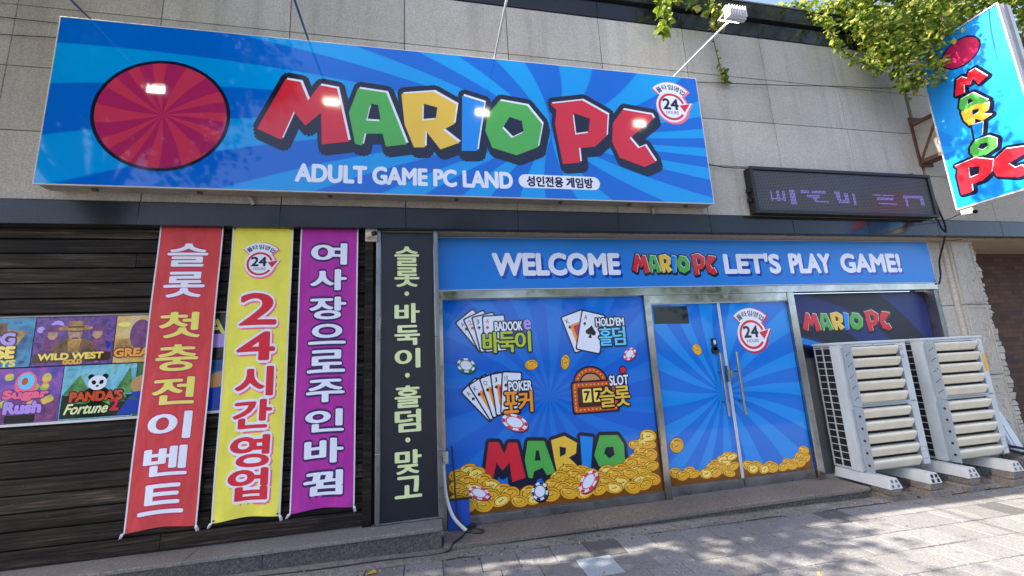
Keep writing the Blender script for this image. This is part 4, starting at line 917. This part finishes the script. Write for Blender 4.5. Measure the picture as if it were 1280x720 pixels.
for i in range(46):
    x, y = rng.uniform(4.8, 7.4), rng.uniform(-.26, .0); s_ = rng.uniform(.015, .06); q = [rng.uniform(.7, 1.2) for _ in range(8)]
    rb.hexa([(x - s_ * q[0], y - s_ * q[1], gz(x)), (x + s_ * q[2], y - s_ * q[3], gz(x)), (x + s_ * q[4], y + s_, gz(x)), (x - s_ * q[5], y + s_, gz(x)), (x - s_ * .7, y - s_ * .6, gz(x) + s_ * q[6]), (x + s_ * .6, y - s_ * .7, gz(x) + s_ * q[7]), (x + s_ * .7, y + s_ * .6, gz(x) + s_ * q[0]), (x - s_ * .6, y + s_ * .7, gz(x) + s_ * q[1])], rng.choice(('concrete', 'step', 'plinth')))
o = rb.build('rubble', base=(6.0, -.1, -1.63)); tag(o, 'broken stone and mortar rubble on the ground under the outdoor units', 'rubble', kind='stuff')
lp = MB().hexa([(7.10, -.02, -1.40), (7.26, -.02, -1.40), (7.26, .0, -1.40), (7.10, .0, -1.40), (7.10, .115, -.92), (7.24, .115, -.935), (7.24, .135, -.935), (7.10, .135, -.92)], 'pale_plastic').hexa([(7.13, -.028, -1.37), (7.23, -.028, -1.37), (7.23, -.02, -1.37), (7.13, -.02, -1.37), (7.13, .10, -.95), (7.215, .10, -.965), (7.215, .11, -.965), (7.13, .11, -.95)], 'ac').build('plastic_cover', base=(7.18, 0, -1.4), bevel=.01)
tag(lp, 'pale blue plastic cover propped against the carved pillar', 'cover')
lb_ = MB().box(7.05, 7.6, -.14, .12, -1.66, -1.41, 'concrete').build('mortar_footing', base=(7.3, 0, -1.66), bevel=.03); tag(lb_, 'rough mortar footing at the foot of the carved pillar', 'footing')

# ------------------------------------------------------------------ floodlights on arms above the fascia sign
fl_lab = ['floodlight arm at the far end of the fascia sign above the crimson roundel', 'floodlight arm above the red letter near the banners', 'floodlight arm above the blue letter I', 'white floodlight on a pale arm above the clock badge']
for i, x in enumerate((-2.95, -1.11, .77, 2.95)):
    t_ = thing('floodlight', fl_lab[i], 'lamp', (x, -.1, 3.27), 'floodlights over the fascia sign')
    hx = x + (.03 if i != 2 else -.02)
    am = 'alu' if i >= 2 else 'steel_dull'
    MB().tube([(x, -.1, 3.285), (x, -.2, 3.28), (hx, -1.04, 3.225)], .0105, am, 8).box(x - .03, x + .03, -.16, -.08, 3.268, 3.29, 'galv').build('arm', t_)
    hd = MB(); hd.box(hx - .105, hx + .105, -1.16, -1.115, 3.16, 3.30, 'alu')
    for q in range(7): hd.box(hx - .09 + q * .03, hx - .084 + q * .03, -1.185, -1.161, 3.17, 3.29, 'alu')
    hd.build('housing', t_, bevel=.004)
    yk = MB(); yk.tube([(hx - .115, -1.13, 3.23), (hx - .115, -1.05, 3.225), (hx + .115, -1.05, 3.225), (hx + .115, -1.13, 3.23)], .007, 'alu', 6); yk.build('yoke', t_)
    MB().quad((hx + .085, -1.1125, 3.18), (hx - .085, -1.1125, 3.18), (hx - .085, -1.1125, 3.28), (hx + .085, -1.1125, 3.28), 'lamp').build('lens', t_)

# ------------------------------------------------------------------ cables and small things at the foot of the wall
def cable(name, label, pts, r, m, n=6, cat='cable'):
    P_ = [Vector(p) for p in pts]; out = []
    for i in range(len(P_) - 1):                              # Catmull-Rom through the points
        p0, p1, p2, p3 = P_[max(i - 1, 0)], P_[i], P_[i + 1], P_[min(i + 2, len(P_) - 1)]
        for k in range(8):
            t_ = k / 8; out.append(.5 * ((2 * p1) + (p2 - p0) * t_ + (2 * p0 - 5 * p1 + 4 * p2 - p3) * t_ ** 2 + (3 * p1 - p0 - 3 * p2 + p3) * t_ ** 3))
    out.append(P_[-1])
    o = MB().tube(out, r, m, n).build(name, base=tuple(pts[-1])); tag(o, label, cat); return o
cable('facade_wire', 'thin dark wire sagging along the stone facade beside the fascia sign', [(3.24, -.03, 3.34), (4.4, -.04, 3.40), (5.35, -.04, 3.47), (6.9, -.04, 3.62), (8.2, -.2, 4.1)], .005, 'cable')
cable('overhead_wire', 'thin wire crossing in front of the vines and projecting sign', [(5.2, -.9, 4.9), (6.0, -1.0, 4.45), (7.2, -1.25, 4.05), (9.0, -1.5, 3.6)], .006, 'cable')
cable('facade_wire', 'upper of two thin wires reaching the fascia sign near the roundel', [(-5.5, -.02, 3.50), (-4.2, -.02, 3.36), (-3.3, -.03, 3.32), (-3.1, -.02, 3.32)], .004, 'cable')
cable('facade_wire', 'lower of two thin wires reaching the fascia sign near the roundel', [(-5.5, -.02, 3.12), (-4.2, -.02, 3.14), (-3.25, -.03, 3.17), (-3.1, -.02, 3.17)], .004, 'cable')
cable('led_cable', 'thin cable from the fascia sign to the dot matrix board', [(3.20, -.04, 2.26), (3.55, -.03, 2.21), (3.85, -.05, 2.20)], .006, 'cable')
cable('power_cable', 'black cable running from the dot matrix board down past the welcome sign', [(6.66, -.06, 2.18), (6.74, -.03, 2.1), (6.80, -.03, 1.75), (6.84, -.035, 1.5), (6.90, .05, 1.34), (6.93, .17, 1.1), (6.88, .17, .88), (6.80, .16, .76)], .012, 'cable')
cable('camera_cable', 'thin cable looping from the board to the camera under the projecting sign', [(6.66, -.05, 1.62), (6.80, -.06, 1.58), (6.86, -.2, 1.62), (6.72, -.38, 1.63)], .005, 'cable')
cable('conduit', 'white flexible conduit curving down at the corner of the window', [(.135, .15, -.86), (.14, .13, -1.02), (.16, .12, -1.2), (.215, .10, -1.36), (.30, .07, -1.455), (.33, .06, -1.478)], .017, 'conduit', 10, 'conduit')
cable('black_cable', 'black cable looped on the doorstep and trailing along the plinth', [(.22, .13, -.75), (.235, .12, -1.0), (.25, .11, -1.3), (.31, .06, -1.47), (.36, .03, -1.482), (.44, -.03, -1.482), (.48, .01, -1.482), (.40, .10, -1.482), (.33, .05, -1.481), (.28, -.05, -1.482), (.20, -.17, -1.48), (.10, -.235, -1.525), (-.4, -.235, -1.515), (-.9, -.25, -1.508), (-1.6, -.22, -1.50)], .008, 'cable')
sk = MB().box(.125, .185, .12, .158, -.90, -.79, 'box_cream').box(.13, .18, .105, .119, -.88, -.82, 'box_cream').build('socket_box', base=(.155, .14, -.9), bevel=.006); tag(sk, 'cream socket box on the steel frame above the white conduit', 'socket')
bb = MB().box(.168, .372, .135, .16, -1.487, -1.235, 'blue_board').box(.166, .40, .13, .165, -1.234, -1.222, 'tape').box(.33, .43, .128, .165, -1.486, -1.462, 'tape').build('cover_board', base=(.27, .15, -1.487), bevel=.003)
tag(bb, 'small blue board taped over the lower corner of the window', 'board')
for i, pts in enumerate(([(6.93, .0, -1.30), (7.1, -.08, -1.34), (7.35, -.16, -1.42), (7.7, -.2, -1.58)], [(6.93, .02, -1.34), (7.08, -.10, -1.40), (7.3, -.2, -1.5), (7.6, -.25, -1.62)])):
    cable('refrigerant_hose', ['upper black hose leaving the second outdoor unit towards the passage', 'lower black hose leaving the second outdoor unit close to the ground'][i], pts, .016, 'cable', 8, 'hose')
lf_ = MB()
for (x, y) in ((-.45, -.42),):
    z = gz(x) + .006; lf_.add([(x - .04, y, z), (x, y - .03, z + .012), (x + .05, y - .005, z + .004), (x + .03, y + .03, z + .014), (x - .01, y + .025, z + .004)], [(0, 1, 2, 3, 4)], 'litter')
o = lf_.build('fallen_leaf', base=(-.45, -.42, gz(-.45))); tag(o, 'yellow fallen leaf on the pavers in front of the plinth', 'leaf')

gt = MB()
for i in range(420):
    x = rng.uniform(-2.5, 6.8); y = -.345 + rng.gauss(0, .06) if rng.random() < .75 else rng.uniform(-1.6, -.2)
    if y > -.215: y = -.23
    s_ = rng.uniform(.002, .008) * (1.6 if rng.random() < .06 else 1); z = gz(x) + (.012 if y > -.34 else .004)
    gt.hexa([(x - s_, y - s_, z), (x + s_, y - s_ * .8, z), (x + s_ * .8, y + s_, z), (x - s_ * .9, y + s_, z), (x - s_ * .5, y - s_ * .6, z + s_), (x + s_ * .6, y - s_ * .5, z + s_ * .8), (x + s_ * .5, y + s_ * .6, z + s_), (x - s_ * .5, y + s_ * .5, z + s_ * 1.1)], rng.choice(('concrete', 'sand', 'plinth', 'dark', 'litter')))
tag(gt.build('grit', base=(2, -.34, gz(2))), 'scattered grit and crumbs along the edge of the pavers', 'grit', kind='stuff')

# ------------------------------------------------------------------ hanging vines and a street tree
def leaf(mb, p, s_, m, droop=.5, g_=None):
    g_ = g_ or rng
    d = Vector((g_.uniform(-1, 1), g_.uniform(-1, 1), g_.uniform(-1, .5) - droop * .4)).normalized()
    a = d.orthogonal().normalized(); a.rotate(Matrix.Rotation(g_.uniform(0, 6.28), 3, d)); b = d.cross(a) * .12
    q = [p, p + d * s_ * .35 + a * s_ * .36 + b * s_, p + d * s_ * .7 + a * s_ * .25, p + d * s_, p + d * s_ * .7 - a * s_ * .25, p + d * s_ * .35 - a * s_ * .36 + b * s_]
    mb.add([tuple(x) for x in q], [(0, 1, 2, 3), (0, 3, 4, 5)], m)
def vine(label, strands, size, base):
    t_ = thing('hanging_vine', label, 'vine', base, 'vines hanging over the facade cornice')
    lv = MB(); sm = MB()
    for pts, rad, n_ in strands:
        P_ = [Vector(p) for p in pts]; L = [(b - a).length for a, b in zip(P_, P_[1:])]; T_ = sum(L)
        for i in range(n_ if max(rad) <= .1 else int(n_ * .42)):
            d = rng.random() * T_; k = 0
            while k < len(L) - 1 and d > L[k]: d -= L[k]; k += 1
            f = d / L[k]; c = P_[k].lerp(P_[k + 1], f); r_ = rad[k] + (rad[k + 1] - rad[k]) * f
            while True:
                o = Vector((rng.uniform(-1, 1), rng.uniform(-1, 1), rng.uniform(-1, 1)))
                if o.length < 1: break
            c2 = c + o * r_
            for q in range(3 if r_ > .1 else 1): leaf(lv, c2 + Vector((rng.gauss(0, .03), rng.gauss(0, .03), rng.gauss(0, .03))) * (q > 0), size * rng.uniform(.5, 1.4), 'leaf')
        sm.tube([tuple(p) for p in P_], .006, 'stem', 5)
        for q in range(int(8 * max(rad) / .1) if max(rad) > .1 else 3):
            k = rng.randrange(len(P_) - 1); a = P_[k].lerp(P_[k + 1], rng.random()); r_ = rad[k]
            o = Vector((rng.uniform(-1, 1), rng.uniform(-1, .6), rng.uniform(-1, .5))) * r_
            sm.tube([tuple(a), tuple(a + o * .6 + Vector((0, 0, .03))), tuple(a + o)], [.004, .003, .0018], 'stem', 4)
    lv.build('leaves', t_); sm.build('stems', t_)
vine('small pale green vine dangling over the cornice beside the last floodlight', [
    ([(2.9, -.1, 4.75), (2.88, -.25, 4.35), (2.85, -.28, 3.98), (2.80, -.28, 3.78)], [.10, .10, .09, .05], 190),
    ([(2.9, -.1, 4.75), (3.1, -.25, 4.42), (3.3, -.28, 4.22)], [.12, .12, .07], 130), ([(3.0, -.1, 4.72), (3.45, -.25, 4.38), (3.62, -.3, 4.12), (3.60, -.3, 3.92)], [.1, .10, .08, .04], 130)], .085, (2.9, 0, 4.64))
vine('thin single vine sprig hanging below the small vine on the bare stone', [([(3.63, -.12, 4.2), (3.67, -.07, 3.9), (3.71, -.06, 3.55), (3.74, -.06, 3.42)], [.01, .012, .02, .05], 22), ([(3.72, -.06, 3.50), (3.76, -.06, 3.34)], [.05, .03], 26)], .07, (3.63, 0, 4.64))
vine('thin trailing vine curving down to the big leafy clump', [
    ([(5.25, .1, 4.85), (5.35, -.2, 4.35), (5.35, -.25, 4.0), (5.45, -.28, 3.78), (5.68, -.30, 3.65), (5.95, -.32, 3.52)], [.1, .07, .055, .055, .05, .06], 420)], .055, (5.25, 0, 4.64))
vine('big leafy sunlit vine clump hanging next to the projecting sign', [
    ([(6.1, .1, 4.7), (6.1, -.3, 4.2), (6.12, -.4, 3.75), (6.22, -.45, 3.38), (6.22, -.45, 3.22)], [.32, .28, .24, .18, .09], 1250),
    ([(5.9, -.1, 4.6), (5.95, -.35, 4.1), (6.02, -.35, 3.65)], [.25, .2, .1], 450),
    ([(6.3, .0, 4.6), (6.38, -.5, 4.0), (6.42, -.6, 3.5), (6.45, -.55, 3.25)], [.25, .2, .12, .05], 480),
    ([(6.3, -.6, 4.5), (6.36, -.75, 4.15), (6.45, -.72, 3.8)], [.3, .24, .14], 480)], .062, (6.1, 0, 4.64))
vine('broad mass of vines spilling over the cornice above the projecting sign', [
    ([(5.0, .25, 4.75), (5.6, .1, 4.72), (6.4, .05, 4.75), (7.4, .05, 4.7), (8.6, .1, 4.7)], [.16, .26, .34, .36, .36], 3000),
    ([(5.9, -.2, 4.95), (6.8, -.45, 4.95), (7.8, -.5, 4.9), (8.8, -.4, 4.8)], [.3, .38, .42, .42], 3200),
    ([(7.2, -.2, 4.5), (7.6, -.35, 4.1), (7.9, -.3, 3.8)], [.3, .26, .12], 700), ([(8.2, -.2, 4.6), (8.5, -.4, 4.2), (8.9, -.3, 3.9)], [.3, .3, .2], 700),
    ([(3.2, -.45, 5.05), (4.4, -.5, 5.0), (5.6, -.55, 4.95)], [.24, .28, .3], 800),  # unseen strand above the view, added to cast leaf shade on the projecting sign
    ([(4.1, .35, 4.72), (4.4, .3, 4.75), (5.0, .25, 4.8)], [.06, .08, .14], 200)], .072, (6.5, .1, 4.64))
def tree(label, x, y, h, cr, n_, seed, crown_z, leafs=.13, lean=(0, 0)):
    g_ = random.Random(seed); z0 = gz(x) - (.16 if y < -3.95 else 0)
    t_ = thing('street_tree', label, 'tree', (x, y, z0), 'street trees along the kerb')
    tk = MB(); top = Vector((x + .15, y + .1, z0 + crown_z * .55))
    tk.tube([(x, y, z0), (x + .03, y, z0 + 1), tuple(top)], [.17, .14, .11], 'bark', 10); lv = MB()
    for k in range(13):
        a = g_.uniform(0, 6.28); e = Vector((x + lean[0] + math.cos(a) * cr[0] * g_.uniform(.4, .9), y + lean[1] + math.sin(a) * cr[1] * g_.uniform(.4, .9), z0 + crown_z + g_.uniform(-.5, .6) * cr[2]))
        mid = top.lerp(e, .5) + Vector((0, 0, .3)); tk.tube([tuple(top), tuple(mid), tuple(e)], [.07, .045, .015], 'bark', 6)
        for c in range(4):
            cc = mid.lerp(e, g_.uniform(.2, 1.15)) + Vector((g_.gauss(0, .5), g_.gauss(0, .5), g_.gauss(0, .35))); rr = g_.uniform(.35, .8)
            for i in range(n_ // 52):
                o = Vector((g_.gauss(0, .5), g_.gauss(0, .5), g_.gauss(0, .38))) * rr; leaf(lv, cc + o, leafs * g_.uniform(.6, 1.2), 'leaf_tree', .5, g_)
    tk.build('trunk', t_); lv.build('crown', t_)
tree('tall street tree at the kerb in front of the plank bay', -4.9, -3.2, 7, (3.4, 1.9, .9), 34000, 3, 6.6, .13, (.05, 1.5))
for i, (x, y, s) in enumerate(((-5.5, -11.5, 5), (.5, -12, 6), (6.5, -11.2, 8), (12.5, -12, 9))):
    tree(['street tree across the road opposite the banners', 'street tree across the road opposite the window', 'street tree across the road opposite the outdoor units', 'street tree across the road beyond the passage'][i], x, y, 7, (2.6, 2.2, 1.8), 6000, s, 5.4, .2)
